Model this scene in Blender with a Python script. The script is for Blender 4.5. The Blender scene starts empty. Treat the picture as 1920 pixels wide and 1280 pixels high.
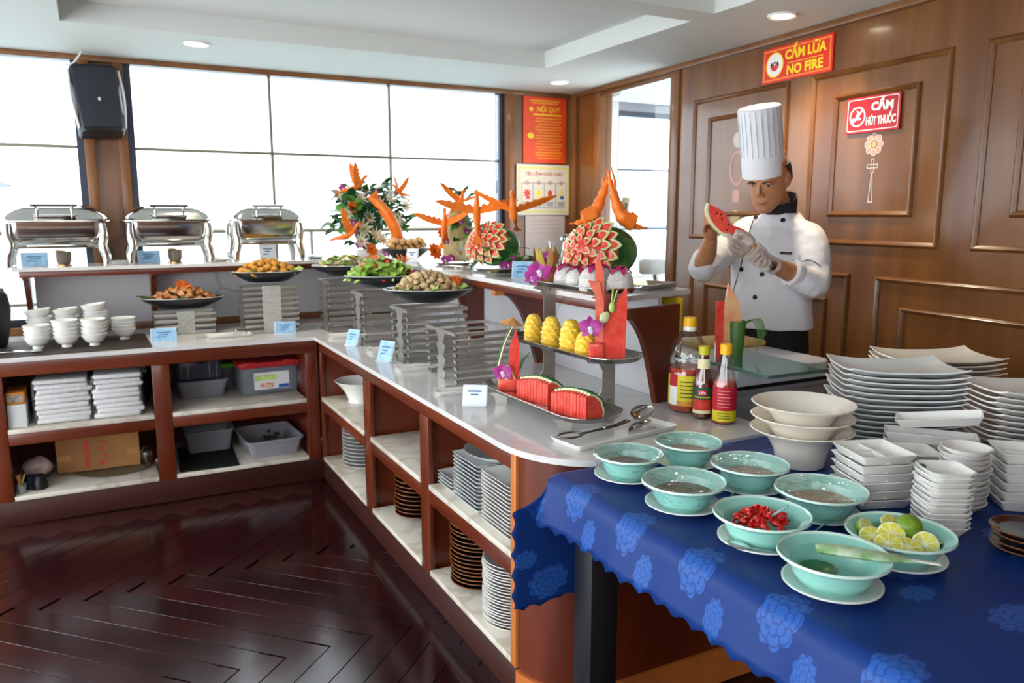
import bpy, bmesh, math, random
from math import sin, cos, pi, radians as RAD
from mathutils import Vector, Matrix, Euler, noise
random.seed(7)
SC = bpy.context.scene
COL = SC.collection
# ---------------------------------------------------------------- camera, world, light, exposure
CAM_H, FPX, PITCH, YAW = 1.60, 1467.0, RAD(9.28), RAD(27.65)
cd = bpy.data.cameras.new('camera'); cam = bpy.data.objects.new('camera', cd); COL.objects.link(cam)
cam.location = (0, 0, CAM_H); cam.rotation_euler = (pi/2 - PITCH, 0, -YAW)
cd.sensor_width = 36; cd.lens = FPX/1920*36; cd.clip_start = .05; cd.clip_end = 300
cd.dof.use_dof = True; cd.dof.focus_distance = 2.3; cd.dof.aperture_fstop = 4.0
SC.camera = cam
W = bpy.data.worlds.new('overcast_sky'); SC.world = W; W.use_nodes = True
bg = W.node_tree.nodes['Background']; bg.inputs[0].default_value = (.93, .97, 1, 1); bg.inputs[1].default_value = 3.4
vs = SC.view_settings; vs.view_transform = 'Standard'; vs.look = 'None'; vs.gamma = 1; vs.exposure = .85; vs.use_curve_mapping = False

FWD = Vector((sin(YAW)*cos(PITCH), cos(YAW)*cos(PITCH), -sin(PITCH)))
RGT = Vector((cos(YAW), -sin(YAW), 0)); UPV = RGT.cross(FWD)
EYE = Vector((0, 0, CAM_H))
def ray(x, y): return FWD + RGT*((x-960)/FPX) - UPV*((y-640)/FPX)
def at(x, y, D): return EYE + ray(x, y)*D                       # a measured point of the photograph at depth D metres
def atz(x, y, z):
    d = ray(x, y); return EYE + d*((z-CAM_H)/d.z)
def aty(x, y, Y):
    d = ray(x, y); return EYE + d*(Y/d.y)
def atx(x, y, X):
    d = ray(x, y); return EYE + d*(X/d.x)

# ---------------------------------------------------------------- materials
def lin(h):
    if not isinstance(h, str): return (*h[:3], 1)
    v = [int(h[i:i+2], 16)/255 for i in (0, 2, 4)]
    return (*[c/12.92 if c <= .04045 else ((c+.055)/1.055)**2.4 for c in v], 1)
MATS = {}
def mk(name, col='808080', rough=.5, metal=0, var=None, bump=None, coat=0, spec=.5, trans=0, emit=0, alpha=1, col2=None, stretch=None, ior=1.45, sheen=0, sss=0, coords='Object'):
    m = bpy.data.materials.new(name); m.use_nodes = True; nt = m.node_tree; N = nt.nodes; L = nt.links
    b = N['Principled BSDF']; c = lin(col)
    b.inputs['Base Color'].default_value = c; b.inputs['Roughness'].default_value = rough; b.inputs['Metallic'].default_value = metal
    b.inputs['Coat Weight'].default_value = coat; b.inputs['Coat Roughness'].default_value = .12
    b.inputs['Specular IOR Level'].default_value = spec; b.inputs['Transmission Weight'].default_value = trans
    b.inputs['IOR'].default_value = ior; b.inputs['Alpha'].default_value = alpha
    b.inputs['Sheen Weight'].default_value = sheen; b.inputs['Subsurface Weight'].default_value = sss
    b.inputs['Subsurface Radius'].default_value = (.02, .01, .006); b.inputs['Subsurface Scale'].default_value = .5
    if emit:
        b.inputs['Emission Color'].default_value = c; b.inputs['Emission Strength'].default_value = emit
    def coord(st):
        tc = N.new('ShaderNodeTexCoord'); mp = N.new('ShaderNodeMapping'); L.new(tc.outputs[coords], mp.inputs[0])
        mp.inputs['Scale'].default_value = st or (1, 1, 1)
        oi = N.new('ShaderNodeObjectInfo'); mu = N.new('ShaderNodeMath'); mu.operation = 'MULTIPLY'; mu.inputs[1].default_value = 37
        L.new(oi.outputs['Random'], mu.inputs[0]); L.new(mu.outputs[0], mp.inputs['Location'])
        return mp
    if var:
        mp = coord(stretch); nz = N.new('ShaderNodeTexNoise'); L.new(mp.outputs[0], nz.inputs[0])
        nz.inputs['Scale'].default_value = var[0]; nz.inputs['Detail'].default_value = 5; nz.inputs['Roughness'].default_value = .6
        cr = N.new('ShaderNodeValToRGB'); L.new(nz.outputs[0], cr.inputs[0])
        a = var[1]; e = cr.color_ramp.elements
        c2 = lin(col2) if col2 else tuple(min(1, x*(1+a)) for x in c[:3]) + (1,)
        c1 = c if col2 else tuple(x*(1-a) for x in c[:3]) + (1,)
        e[0].position = .32; e[1].position = .68; e[0].color = c1; e[1].color = c2
        L.new(cr.outputs[0], b.inputs['Base Color'])
    if bump:
        mp2 = coord(stretch); nb = N.new('ShaderNodeTexNoise'); L.new(mp2.outputs[0], nb.inputs[0]); nb.inputs['Scale'].default_value = bump[0]
        nb.inputs['Detail'].default_value = 4
        bp = N.new('ShaderNodeBump'); bp.inputs['Strength'].default_value = bump[1]; bp.inputs['Distance'].default_value = bump[2] if len(bump) > 2 else .01
        L.new(nb.outputs[0], bp.inputs['Height']); L.new(bp.outputs[0], b.inputs['Normal'])
    MATS[name] = m
    return m
def thin(name, col, gloss=.08, rough=.02, bumpy=0, k=.5):
    m = bpy.data.materials.new(name); m.use_nodes = True; nt = m.node_tree; N = nt.nodes; L = nt.links; N.clear()
    o = N.new('ShaderNodeOutputMaterial'); mx = N.new('ShaderNodeMixShader'); t = N.new('ShaderNodeBsdfTransparent'); g = N.new('ShaderNodeBsdfGlossy')
    t.inputs[0].default_value = lin(col); g.inputs['Roughness'].default_value = rough
    fr = N.new('ShaderNodeLayerWeight'); fr.inputs[0].default_value = .25
    ma = N.new('ShaderNodeMath'); ma.operation = 'MULTIPLY_ADD'; ma.inputs[1].default_value = k; ma.inputs[2].default_value = gloss
    L.new(fr.outputs['Fresnel'], ma.inputs[0]); L.new(ma.outputs[0], mx.inputs[0]); L.new(t.outputs[0], mx.inputs[1]); L.new(g.outputs[0], mx.inputs[2]); L.new(mx.outputs[0], o.inputs[0])
    if bumpy:
        tc = N.new('ShaderNodeTexCoord'); nz = N.new('ShaderNodeTexNoise'); nz.inputs['Scale'].default_value = bumpy; nz.inputs['Detail'].default_value = 3
        L.new(tc.outputs['Object'], nz.inputs[0]); bp = N.new('ShaderNodeBump'); bp.inputs['Strength'].default_value = 1; bp.inputs['Distance'].default_value = .02
        L.new(nz.outputs[0], bp.inputs['Height']); L.new(bp.outputs[0], g.inputs['Normal']); L.new(bp.outputs[0], fr.inputs['Normal'])
    MATS[name] = m
    return m
def marble(name, base, vein, scale, rough=.15, width=.03):
    m = mk(name, base, rough); nt = m.node_tree; N = nt.nodes; L = nt.links
    tc = N.new('ShaderNodeTexCoord'); nz = N.new('ShaderNodeTexNoise'); nz.inputs['Scale'].default_value = 1.2*scale; nz.inputs['Detail'].default_value = 6
    ad = N.new('ShaderNodeMixRGB'); ad.blend_type = 'ADD'; ad.inputs[0].default_value = .9; L.new(tc.outputs['Object'], ad.inputs[1]); L.new(tc.outputs['Object'], nz.inputs[0]); L.new(nz.outputs['Color'], ad.inputs[2])
    vo = N.new('ShaderNodeTexVoronoi'); vo.feature = 'DISTANCE_TO_EDGE'; vo.inputs['Scale'].default_value = scale; L.new(ad.outputs[0], vo.inputs[0])
    cr = N.new('ShaderNodeValToRGB'); e = cr.color_ramp.elements; e[0].position = 0; e[0].color = lin(vein); e[1].position = width; e[1].color = lin(base)
    L.new(vo.outputs[0], cr.inputs[0]); L.new(cr.outputs[0], N['Principled BSDF'].inputs['Base Color'])
    return m
# timber
mk('counter_wood', '521d0d', .3, var=(5, .4), col2='703017', stretch=(1.2, 1.2, .12), coat=.3)
mk('counter_wood_h', '521d0d', .3, var=(5, .4), col2='703017', stretch=(.2, .2, 2), coat=.3)
mk('edge_wood', 'b5632c', .35, var=(6, .3), col2='c5773c', stretch=(1, 1, .1), coat=.2)
mk('wall_wood', '5f3617', .3, var=(3.2, .4), col2='805226', stretch=(2, 2, .14), coat=.35)
mk('window_wood', '6e4526', .35, var=(4, .4), col2='85572f', stretch=(2, 2, .15), coat=.2)
mk('floor_wood', '1a0709', .17, var=(3, .5), col2='300f13', stretch=(.35, 2.2, 1), bump=(4, .06, .01), spec=.4)
mk('plinth_wood', '30130e', .4, var=(4, .4), col2='43201a', stretch=(.2, .2, 1.5))
# stone, metal, plaster
marble('worktop_stone', 'd4d2d0', 'cccac8', 1.6, .12, .06)
marble('splash_marble', 'c6c6cb', 'a9a9b0', .9, .12, .02)
marble('shelf_stone', 'cfc9bd', 'b7ae9e', 2.5, .3, .1)
mk('plaster', 'd2d6d2', .7, bump=(30, .05, .002)); mk('plaster_tray', 'd6d8d6', .7)
mk('frame_metal', '3a4150', .35, metal=.4); mk('bar_metal', '8a8474', .4, metal=.5)
mk('steel', 'c9c8c4', .13, metal=1, var=(3, .08)); mk('steel_brushed', 'c6c3bd', .38, metal=1, var=(2, .1), stretch=(1, 1, 14)); mk('steel_dark', '6e6a66', .28, metal=1)
mk('black_plastic', '14151a', .45); mk('charcoal_grille', '262a33', .6, bump=(400, .3, .001)); mk('light_plastic', 'd9dbd8', .4)
mk('rubber', '101010', .8)
thin('window_glass', 'fafdff', .03)
mk('lamp_glow', 'fff1d6', emit=14)
# food, ceramics, cloth
mk('white_china', 'e9e8e4', .12, coat=.3); mk('bluish_china', 'd7dcdc', .14, coat=.3); mk('grey_china', 'd3d5d4', .14, coat=.3); mk('cream_china', 'ece5d8', .13, coat=.3)
mk('celadon', '8fcdc1', .16, var=(4, .1), coat=.25); mk('celadon_rim', 'c2ddd2', .15, coat=.3); mk('saucer_china', 'cfdad3', .15, coat=.3)
mk('navy_glaze', '0e1526', .12, coat=.5); mk('brown_rim', '7c4a26', .25, var=(20, .4), coat=.3); mk('brown_glaze', '3a1c14', .18, coat=.4); mk('slate_glaze', '33404a', .15, coat=.4)
mk('black_melamine', '17191f', .3, coat=.2)

# ---------------------------------------------------------------- geometry helpers: a geometry is (verts, faces)
def J(*gs):
    V, Fc = [], []
    for g in gs:
        o = len(V); V += g[0]; Fc += [tuple(i+o for i in f) for f in g[1]]
    return V, Fc
def T(g, loc=(0, 0, 0), rot=(0, 0, 0), s=1):
    if not hasattr(s, '__len__'): s = (s, s, s)
    M = Matrix.Translation(loc) @ Euler(rot).to_matrix().to_4x4() @ Matrix.Diagonal((*s, 1))
    return [tuple(M @ Vector(v)) for v in g[0]], g[1]
def box(x0, x1, y0, y1, z0, z1):
    return ([(x0, y0, z0), (x1, y0, z0), (x1, y1, z0), (x0, y1, z0), (x0, y0, z1), (x1, y0, z1), (x1, y1, z1), (x0, y1, z1)],
            [(3, 2, 1, 0), (4, 5, 6, 7), (0, 1, 5, 4), (1, 2, 6, 5), (2, 3, 7, 6), (3, 0, 4, 7)])
def bbx(x0, x1, y0, y1, z0, z1, b=.004, seg=2):
    bm = bmesh.new(); vs_ = [bm.verts.new(v) for v in box(x0, x1, y0, y1, z0, z1)[0]]
    for f in box(0, 1, 0, 1, 0, 1)[1]: bm.faces.new([vs_[i] for i in f])
    bmesh.ops.bevel(bm, geom=bm.edges[:], offset=b, segments=seg, affect='EDGES', profile=.5)
    bm.verts.index_update(); g = [tuple(v.co) for v in bm.verts], [tuple(v.index for v in f.verts) for f in bm.faces]
    bm.free(); return g
def cb(sx, sy, sz, b=0, c=(0, 0, 0)):
    a = (c[0]-sx/2, c[0]+sx/2, c[1]-sy/2, c[1]+sy/2, c[2], c[2]+sz)
    return bbx(*a, b) if b else box(*a)
def lathe(prof, n=32, sx=1, sy=1):
    V, Fc, idx = [], [], []
    for r, z in prof:
        if r < 1e-6: idx.append([len(V)]*n); V.append((0, 0, z))
        else:
            idx.append(list(range(len(V), len(V)+n)))
            V += [(r*cos(2*pi*i/n)*sx, r*sin(2*pi*i/n)*sy, z) for i in range(n)]
    for a, b in zip(idx, idx[1:]):
        for i in range(n):
            j = (i+1) % n; f = []
            for k in (a[i], a[j], b[j], b[i]):
                if k not in f: f.append(k)
            if len(f) > 2: Fc.append(tuple(f))
    return V, Fc
def loft(rings, caps=True, closed=True):
    n = len(rings[0]); V = [tuple(p) for r in rings for p in r]; Fc = []
    for k in range(len(rings)-1):
        for i in range(n if closed else n-1):
            j = (i+1) % n; Fc.append((k*n+i, k*n+j, (k+1)*n+j, (k+1)*n+i))
    if caps and closed:
        Fc.append(tuple(range(n-1, -1, -1))); Fc.append(tuple(range((len(rings)-1)*n, len(rings)*n)))
    return V, Fc
def tube(pts, r, n=8, caps=True, flat=1, up=None):
    pts = [Vector(p) for p in pts]; m = len(pts); rs = r if hasattr(r, '__len__') else [r]*m; rings = []
    t0 = (pts[1]-pts[0]).normalized(); ref = Vector(up) if up else (Vector((0, 0, 1)) if abs(t0.z) < .9 else Vector((1, 0, 0)))
    nrm = (ref - t0*ref.dot(t0)).normalized()
    for k in range(m):
        t = (pts[min(k+1, m-1)]-pts[max(k-1, 0)]).normalized(); nrm = (nrm - t*nrm.dot(t)).normalized(); bn = t.cross(nrm)
        rings.append([pts[k] + (nrm*cos(2*pi*i/n)*flat + bn*sin(2*pi*i/n))*rs[k] for i in range(n)])
    return loft(rings, caps)
def spline(pts, k=6):
    P = [Vector(p) for p in pts]; out = []
    for i in range(len(P)-1):
        a, b, c, d = P[max(i-1, 0)], P[i], P[i+1], P[min(i+2, len(P)-1)]
        for s in range(k):
            t = s/k; out.append(.5*((2*b)+(c-a)*t+(2*a-5*b+4*c-d)*t*t+(3*b-a-3*c+d)*t**3))
    return out + [P[-1]]
def prism(poly, z0, z1, b=0):
    n = len(poly)
    if not b: rings = [[(x, y, z0) for x, y in poly], [(x, y, z1) for x, y in poly]]
    else: rings = [[(x, y, z0) for x, y in poly], [(x, y, z1-b) for x, y in poly], [(x*1, y*1, z1) for x, y in inset(poly, b)]]
    return loft(rings)
def inset(poly, d):
    n = len(poly); out = []
    for i in range(n):
        a, b, c = Vector(poly[i-1]), Vector(poly[i]), Vector(poly[(i+1) % n]); e = (b-a).normalized(); f = (c-b).normalized()
        nn = Vector((-e.y-f.y, e.x+f.x)); nn = nn/max(nn.length_squared, .2)*2; out.append((b.x+nn.x*d, b.y+nn.y*d))
    return out
def rrect(w, h, r, seg=5):
    o = []
    for cx, cy, a in ((w/2-r, h/2-r, 0), (-w/2+r, h/2-r, 90), (-w/2+r, -h/2+r, 180), (w/2-r, -h/2+r, 270)):
        for i in range(seg+1):
            t = RAD(a+90*i/seg); o.append((cx+r*cos(t), cy+r*sin(t)))
    return o
def ell(w, h, n=36): return [(w/2*cos(2*pi*i/n), h/2*sin(2*pi*i/n)) for i in range(n)]
def dish(outline, prof):
    """outline(scale_inset) lofted through prof = [(inset, z)], open vessel with thickness."""
    return loft([[(x, y, z) for x, y in outline(i)] for i, z in prof])
def sph(rx, ry=None, rz=None, nu=16, nv=10):
    ry = rx if ry is None else ry; rz = rx if rz is None else rz
    g = lathe([(sin(pi*k/nv), -cos(pi*k/nv)) for k in range(nv+1)], nu)
    return [(x*rx, y*ry, z*rz) for x, y, z in g[0]], g[1]
def rough(g, amt, freq, seed=0, zmin=None):
    o = []
    for v in g[0]:
        p = Vector(v); d = noise.noise_vector(p*freq + Vector((seed*3.1, seed*1.7, seed)))
        p = p + d*amt
        if zmin is not None: p.z = max(p.z, zmin)
        o.append(tuple(p))
    return o, g[1]
def leafg(l, w, bend=.3, n=5, thick=.0015, lobes=0):
    top, V, Fc = [], [], []
    for i in range(n+1):
        t = i/n; ww = w*sin(pi*min(1, t*.92+.06))**.8*.5*(1+(.25*sin(t*pi*lobes*2) if lobes else 0)); z = bend*l*(t*t)*-1+bend*l*.6*t
        for s, dz in ((-1, .12*w), (0, 0), (1, .12*w)): V.append((l*t, ww*s, z+dz*(ww/w)))
    for i in range(n):
        for j in (0, 1):
            a = i*3+j; Fc.append((a, a+1, a+4, a+3))
    m = len(V); V2 = [(x, y, z-thick) for x, y, z in V]
    return V+V2, Fc+[tuple(m+i for i in reversed(f)) for f in Fc]
def obj(name, g, mat, parent=None, loc=None, rot=None, ang=38, smooth=True):
    me = bpy.data.meshes.new(name); me.from_pydata(g[0], [], g[1]); me.update()
    if smooth:
        me.polygons.foreach_set('use_smooth', [True]*len(me.polygons)); me.set_sharp_from_angle(angle=RAD(ang))
    o = bpy.data.objects.new(name, me); COL.objects.link(o)
    m = MATS[mat] if isinstance(mat, str) else mat; me.materials.append(m)
    if parent: o.parent = parent
    if loc is not None: o.location = loc
    if rot is not None: o.rotation_euler = rot
    return o
def fixn(o):
    bm = bmesh.new(); bm.from_mesh(o.data); bmesh.ops.recalc_face_normals(bm, faces=bm.faces[:]); bm.to_mesh(o.data); bm.free(); return o
def tag(o, label, cat, group=None):
    o['label'] = label; o['category'] = cat
    if group: o['group'] = group
    return o
def thing(name, label, cat, loc=(0, 0, 0), rz=0, group=None):
    o = bpy.data.objects.new(name, None); COL.objects.link(o); o.empty_display_size = .05
    o.location = loc; o.rotation_euler = (0, 0, rz); return tag(o, label, cat, group)
def struct(name, g, mat, **k):
    o = obj(name, g, mat, **k); o['kind'] = 'structure'; return o
def dup(root, loc, rz=None, label=None, group=None, rot=None, s=None):
    r = root.copy(); COL.objects.link(r); r.location = loc
    if rz is not None: r.rotation_euler = (root.rotation_euler.x, root.rotation_euler.y, rz)
    if rot is not None: r.rotation_euler = rot
    if s is not None: r.scale = (s, s, s) if not hasattr(s, '__len__') else s
    if label: r['label'] = label
    if group: r['group'] = group
    for ch in list(root.children):
        c = ch.copy(); COL.objects.link(c); c.parent = r
        for g in list(ch.children):
            d = g.copy(); COL.objects.link(d); d.parent = c
    return r
def text(name, body, size, mat, parent, loc, rot, depth=.0006, squash=1, bold=0):
    cu = bpy.data.curves.new(name, 'FONT'); cu.body = body; cu.size = size; cu.align_x = 'CENTER'; cu.align_y = 'CENTER'; cu.extrude = depth; cu.offset = bold; cu.resolution_u = 3
    to = bpy.data.objects.new(name, cu); COL.objects.link(to); dg = bpy.context.evaluated_depsgraph_get(); dg.update()
    me = bpy.data.meshes.new_from_object(to.evaluated_get(dg)); bpy.data.objects.remove(to)
    o = bpy.data.objects.new(name, me); COL.objects.link(o); me.materials.clear(); me.materials.append(MATS[mat])
    o.parent = parent; o.location = loc; o.rotation_euler = rot; o.scale = (squash, 1, 1); return o
# ================================================================ THE SETTING
ZC = 2.53                                           # ceiling height
# floor: slab and herringbone boards
fl = struct('floor', box(-3, 4.6, -1.2, 7.0, -.06, -.012), 'plinth_wood')
PW, PL, q = .115, 1.16, 2**-.5
def plank(c, ang):
    return c, ang
pm = None
def board(corner, u, v, w=PW, l=PL):
    global pm
    cx = corner[0] + u[0]*l/2 + v[0]*w/2; cy = corner[1] + u[1]*l/2 + v[1]*w/2
    if not (-1.25 < cx < 1.75 and 1.5 < cy < 5.2): return
    if pm is None:
        pm = obj('plank', bbx(-PL/2+.0012, PL/2-.0012, -PW/2+.0012, PW/2-.0012, -.012, 0, .0012, 1), 'floor_wood', fl); o = pm
    else:
        o = pm.copy(); COL.objects.link(o)
    o.location = (cx, cy, random.uniform(-.0004, .0004)); o.rotation_euler = (random.uniform(-.004, .004), random.uniform(-.0006, .0006), math.atan2(u[1], u[0]))
H = PL*q; st = PW*2*q
for band in range(-2, 3):
    for k in range(-22, 36):
        x = .09 + st*k
        if band % 2 == 0:      # boards rising to the right, upper left corner given
            board((x - H*(1+band)*1 + (0 if band == 0 else 0), 2.796 + band*H), (q*-1, -q), (q, -q))
        else:                  # boards falling to the right, lower left corner given
            board((x + .081 - H*(band-1), 2.715 + (band-1)*H), (-q, q), (q, q))
for y in (1.2, 2.301, 3.402, 4.503):
    b_ = obj('plank', bbx(-.55, .55, -.05, .05, -.012, .0008, .002, 1), 'floor_wood', fl, (1.045, y, 0), (0, 0, pi/2))
# ceiling: lowered border, raised trays, cross beam
TX0, TX1 = -.09, 2.65
strips = [(-3, 5, 4.6, 5.62), (-3, TX0, -1.2, 4.6), (TX1, 5, -1.2, 4.6), (TX0, TX1, 3.0, 3.17), (TX0, TX1, -1.2, .3)]
ceil_ = struct('ceiling', J(*[box(a, b, c, d, ZC, ZC+.16) for a, b, c, d in strips]), 'plaster', smooth=False)
ctop = obj('tray_panel', J(box(TX0-.05, TX1+.05, 3.12, 4.65, ZC+.105, ZC+.15), box(TX0-.05, TX1+.05, .25, 3.05, ZC+.105, ZC+.15)), 'plaster_tray', ceil_, smooth=False)
# back wall: timber frame around the windows
YB = 5.5
def win(name, x0, x1, z0, z1, xs, zs, y=YB, m='bar_metal', pitch=.01):
    w = struct(name, J(box(x0-.045, x0, y, y+.07, z0-.045, z1+.045), box(x1, x1+.045, y, y+.07, z0-.045, z1+.045),
                       box(x0, x1, y, y+.07, z1, z1+.045), box(x0, x1, y, y+.07, z0-.045, z0)), 'frame_metal', smooth=False)
    ex = [x0]+xs+[x1]; ez = [z0]+zs+[z1]
    for x in xs: obj('glazing_bar', bbx(x-.009, x+.009, y+.015, y+.045, z0, z1, .003, 1), m, w)
    for z in zs: obj('glazing_bar', bbx(x0, x1, y+.014, y+.046, z-.009, z+.009, .003, 1), m, w)
    for a, b in zip(ex, ex[1:]):
        for c, d in zip(ez, ez[1:]): obj('pane', box(a+.004, b-.004, y+.027, y+.033, c+.004, d-.004), 'window_glass', w)
    return w
win('window_2', .245, 2.77, .97, 2.495, [1.075, 1.905], [1.998])
win('window_1', -2.4, -.075, .97, 2.495, [-1.24], [1.998])
g = [box(-2.5, 3.5, YB-.005, YB+.1, 2.54, ZC+.05), box(-2.5, 3.5, YB, YB+.1, 0, .925),
     box(2.815, 3.5, YB, YB+.1, .9, ZC), box(-.03, .2, YB+.01, YB+.1, .9, ZC), box(-2.6, -2.445, YB, YB+.1, .9, ZC)]
wb = struct('wall_back', J(*g), 'window_wood', smooth=False)
for x0, x1, d in ((-.035, .022, .0), (.15, .205, .0), (2.812, 2.88, -.01), (3.392, 3.428, -.0)):
    obj('post_trim', bbx(x0, x1, YB-.035+d, YB+.02, .9, ZC-.03, .006), 'window_wood', wb)
obj('sill_board', bbx(-2.45, 2.82, YB-.05, YB, .88, .925, .006), 'window_wood', wb)
tr = struct('trim_1', bbx(-2.6, 3.42, YB-.03, YB-.002, ZC-.035, ZC, .006), 'window_wood')
# right wall, turned 3.44 degrees, with the opening to the wheelhouse next to the corner
RA = RAD(3.44); RD = Vector((-sin(RA), -cos(RA), 0)); RN = Vector((-cos(RA), sin(RA), 0)); RC = Vector((3.43, 5.5, 0))
def wl(name, g, mat, **k):        # geometry given as (distance along the wall from the corner, height, distance out of the wall)
    V = [tuple(RC + RD*s + RN*t + Vector((0, 0, z))) for s, z, t in g[0]]
    return obj(name, (V, [tuple(reversed(f)) for f in g[1]]), mat, **k)
wr = wl('wall_right', J(box(1.37, 6.7, 0, 2.5, -.1, 0), box(0, .4, 0, 2.5, -.1, 0), box(.4, 1.37, 0, .95, -.1, 0), box(.4, 1.37, 2.465, 2.5, -.1, 0)), 'wall_wood', smooth=False); wr['kind'] = 'structure'
t2 = wl('trim_2', bbx(0, 6.7, ZC-.035, ZC, 0, .03, .006), 'window_wood'); t2['kind'] = 'structure'
for s0, s1 in ((.36, .44), (1.335, 1.43)): wl('door_post', bbx(s0, s1, .95, 2.5, -.1, .015, .006), 'window_wood', parent=wr)
wl('wall_post', bbx(0, .09, .9, 2.5, 0, .03, .006), 'window_wood', parent=wr)
wl('side_glass', box(.44, 1.335, .95, 2.465, -.055, -.049), thin('side_glass', 'f6fafc', .0, .03, 0, .06), parent=wr)
def molding(s0, s1, z0, z1, w=.028):
    prof = [(0, 0), (.004, .010), (.012, .017), (.02, .012), (w, .004), (w, -.002), (0, -.002)]
    rings = []
    for cs, cz, ds, dz in ((s0, z0, 1, 1), (s1, z0, -1, 1), (s1, z1, -1, -1), (s0, z1, 1, -1), (s0, z0, 1, 1)):
        rings.append([(cs+ds*a, cz+dz*a, t) for a, t in prof])
    return loft(rings, caps=False)
for i, (a, b) in enumerate(((1.575, 2.39), (2.55, 3.335), (3.485, 4.3), (4.45, 5.25))):
    wl('panel_molding', molding(a, b, 1.445, 2.29), 'wall_wood', parent=wr); wl('panel_molding', molding(a+.15, b-.145, 1.583, 2.172), 'wall_wood', parent=wr)
for a, b in ((1.6, 2.87), (3.02, 4.35)):
    wl('panel_molding', molding(a, b, .3, 1.31), 'wall_wood', parent=wr); wl('panel_molding', molding(a+.145, b-.135, .44, 1.178), 'wall_wood', parent=wr)
wf = struct('wall_unseen', J(box(-3, 4.7, -1.35, -1.25, 0, 1.6), box(-3, 4.7, -1.35, -1.25, 2.3, 2.6), box(.6, 4.7, -1.35, -1.25, 1.6, 2.3), box(-1, -.8, -1.35, -1.25, 1.6, 2.3)), 'wall_wood', smooth=False)  # unseen wall behind the camera, added to cut light; openings sized for fill
# wheelhouse beyond the opening: grey pillar, roof and a far window
wh = struct('wall_wheelhouse', J(box(3.5, 4.05, 5.75, 5.9, 0, 2.7), box(3.5, 6.5, 5.8, 5.9, 0, .9)), 'plaster', smooth=False)
obj('roof_lining', box(3.55, 7, 1.5, 5.9, 2.62, 2.68), mk('grey_lining', '7d8288', .6), wh, smooth=False)
win('window_3', 4.095, 5.5, .9, 2.44, [4.70], [1.985, 1.46], y=5.8, m='frame_metal')
struct('wall_lintel', box(4.05, 6.5, 5.8, 5.9, 2.485, 2.7), mk('grey_lintel', '8a8d92', .6), smooth=False)
# outside: water, railing, a moored tour boat
wa = obj('water', box(-250, 250, 6.2, 280, -1.3, -1.2), mk('water_surface', '9fb4b8', .25, bump=(1.5, .4, .1)), smooth=False); wa['kind'] = 'structure'
rl = thing('deck_railing', 'thin metal deck railing outside the windows', 'railing', (0, 6.3, 0))
for z in (.45, .98, 1.47): obj('rail', tube([(-4, 0, z), (7, 0, z)], .012 if z < 1.4 else .016, 8), 'bar_metal', rl)
for x in (-3, -1.2, 1.5, 3.6, 5.4): obj('baluster', tube([(x, 0, -.1), (x, 0, 1.47)], .014, 8), 'bar_metal', rl)
struct('deck', box(-5, 8, 5.6, 6.5, -.2, -.1), 'plaster')
# ================================================================ COUNTERS
def rx(a, b, c): return Vector((a, b, c))
arc = [(1.33-.245*cos(RAD(t)), 2.15-.31*sin(RAD(t))) for t in range(0, 91, 9)]
wt = prism([(-.98, 4.595), (1.085, 4.595)] + arc + [(1.98, 1.84), (1.98, 5.485), (-.98, 5.485)], .86, .88)
tag(fixn(obj('stone_worktop', wt, 'worktop_stone')), 'pale stone worktop bending round the corner of the buffet with rounded end', 'worktop')
# --- cabinet under the windows (front at y = 4.61)
cl_ = thing('buffet_cabinet', 'open dark red wood cabinet under the windows holding tubs, towels and cartons', 'cabinet', (0, 0, 0))
F0 = 4.61
obj('plinth', bbx(-.93, 1.12, F0+.004, F0+.03, 0, .13, .003), 'plinth_wood', cl_)
obj('top_rail', bbx(-.93, 1.105, F0, F0+.025, .785, .86, .003), 'counter_wood_h', cl_)
for a, b in ((-.55, -.485), (.2, .29), (1.03, 1.105)): obj('stile', bbx(a, b, F0-.002, F0+.023, .13, .785, .003), 'counter_wood', cl_)
for a, b in ((-.485, .2), (.29, 1.03)):
    obj('mid_rail', bbx(a, b, F0, F0+.023, .425, .485, .003), 'counter_wood_h', cl_)
    obj('shelf', bbx(a+.001, b-.001, F0-.004, 5.3, .486, .51, .003), 'shelf_stone', cl_); obj('shelf', bbx(a+.001, b-.001, F0-.004, 5.3, .131, .155, .003), 'shelf_stone', cl_)
obj('divider', box(.22, .27, F0+.03, 5.3, .13, .86), 'counter_wood', cl_); obj('divider', box(-.54, -.49, F0+.03, 5.3, .13, .86), 'counter_wood', cl_); obj('divider', box(1.045, 1.095, F0+.03, 5.3, .13, .86), 'counter_wood', cl_)
obj('back_panel', box(-.54, 1.095, 5.302, 5.33, .13, .86), 'counter_wood', cl_)
obj('end_panel', bbx(-.95, -.56, F0+.005, F0+.03, .13, .785, .003), 'edge_wood', cl_)
# --- peninsula cabinet (front at x = 1.11)
cp = thing('peninsula_cabinet', 'long open reddish wood cabinet of the peninsula stacked with plates', 'cabinet', (0, 0, 0))
X0 = 1.11
obj('plinth', bbx(X0+.004, X0+.03, 2.1, 4.6, 0, .128, .003), 'plinth_wood', cp)
obj('top_rail', bbx(X0, X0+.023, 2.12, 4.6, .795, .86, .003), 'counter_wood_h', cp)
stl = ((2.84, 2.935), (3.612, 3.715), (4.56, 4.6))
for a, b in stl: obj('stile', bbx(X0-.002, X0+.021, a, b, .128, .795, .003), 'counter_wood', cp)
for a, b in ((2.12, 2.84), (2.935, 3.612), (3.715, 4.56)):
    obj('mid_rail', bbx(X0, X0+.022, a, b, .435, .495, .003), 'counter_wood_h', cp)
    for z in (.496, .127): obj('shelf', bbx(X0-.004, 1.66, a+.001, b-.001, z, z+.024, .003), 'shelf_stone', cp)
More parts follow.
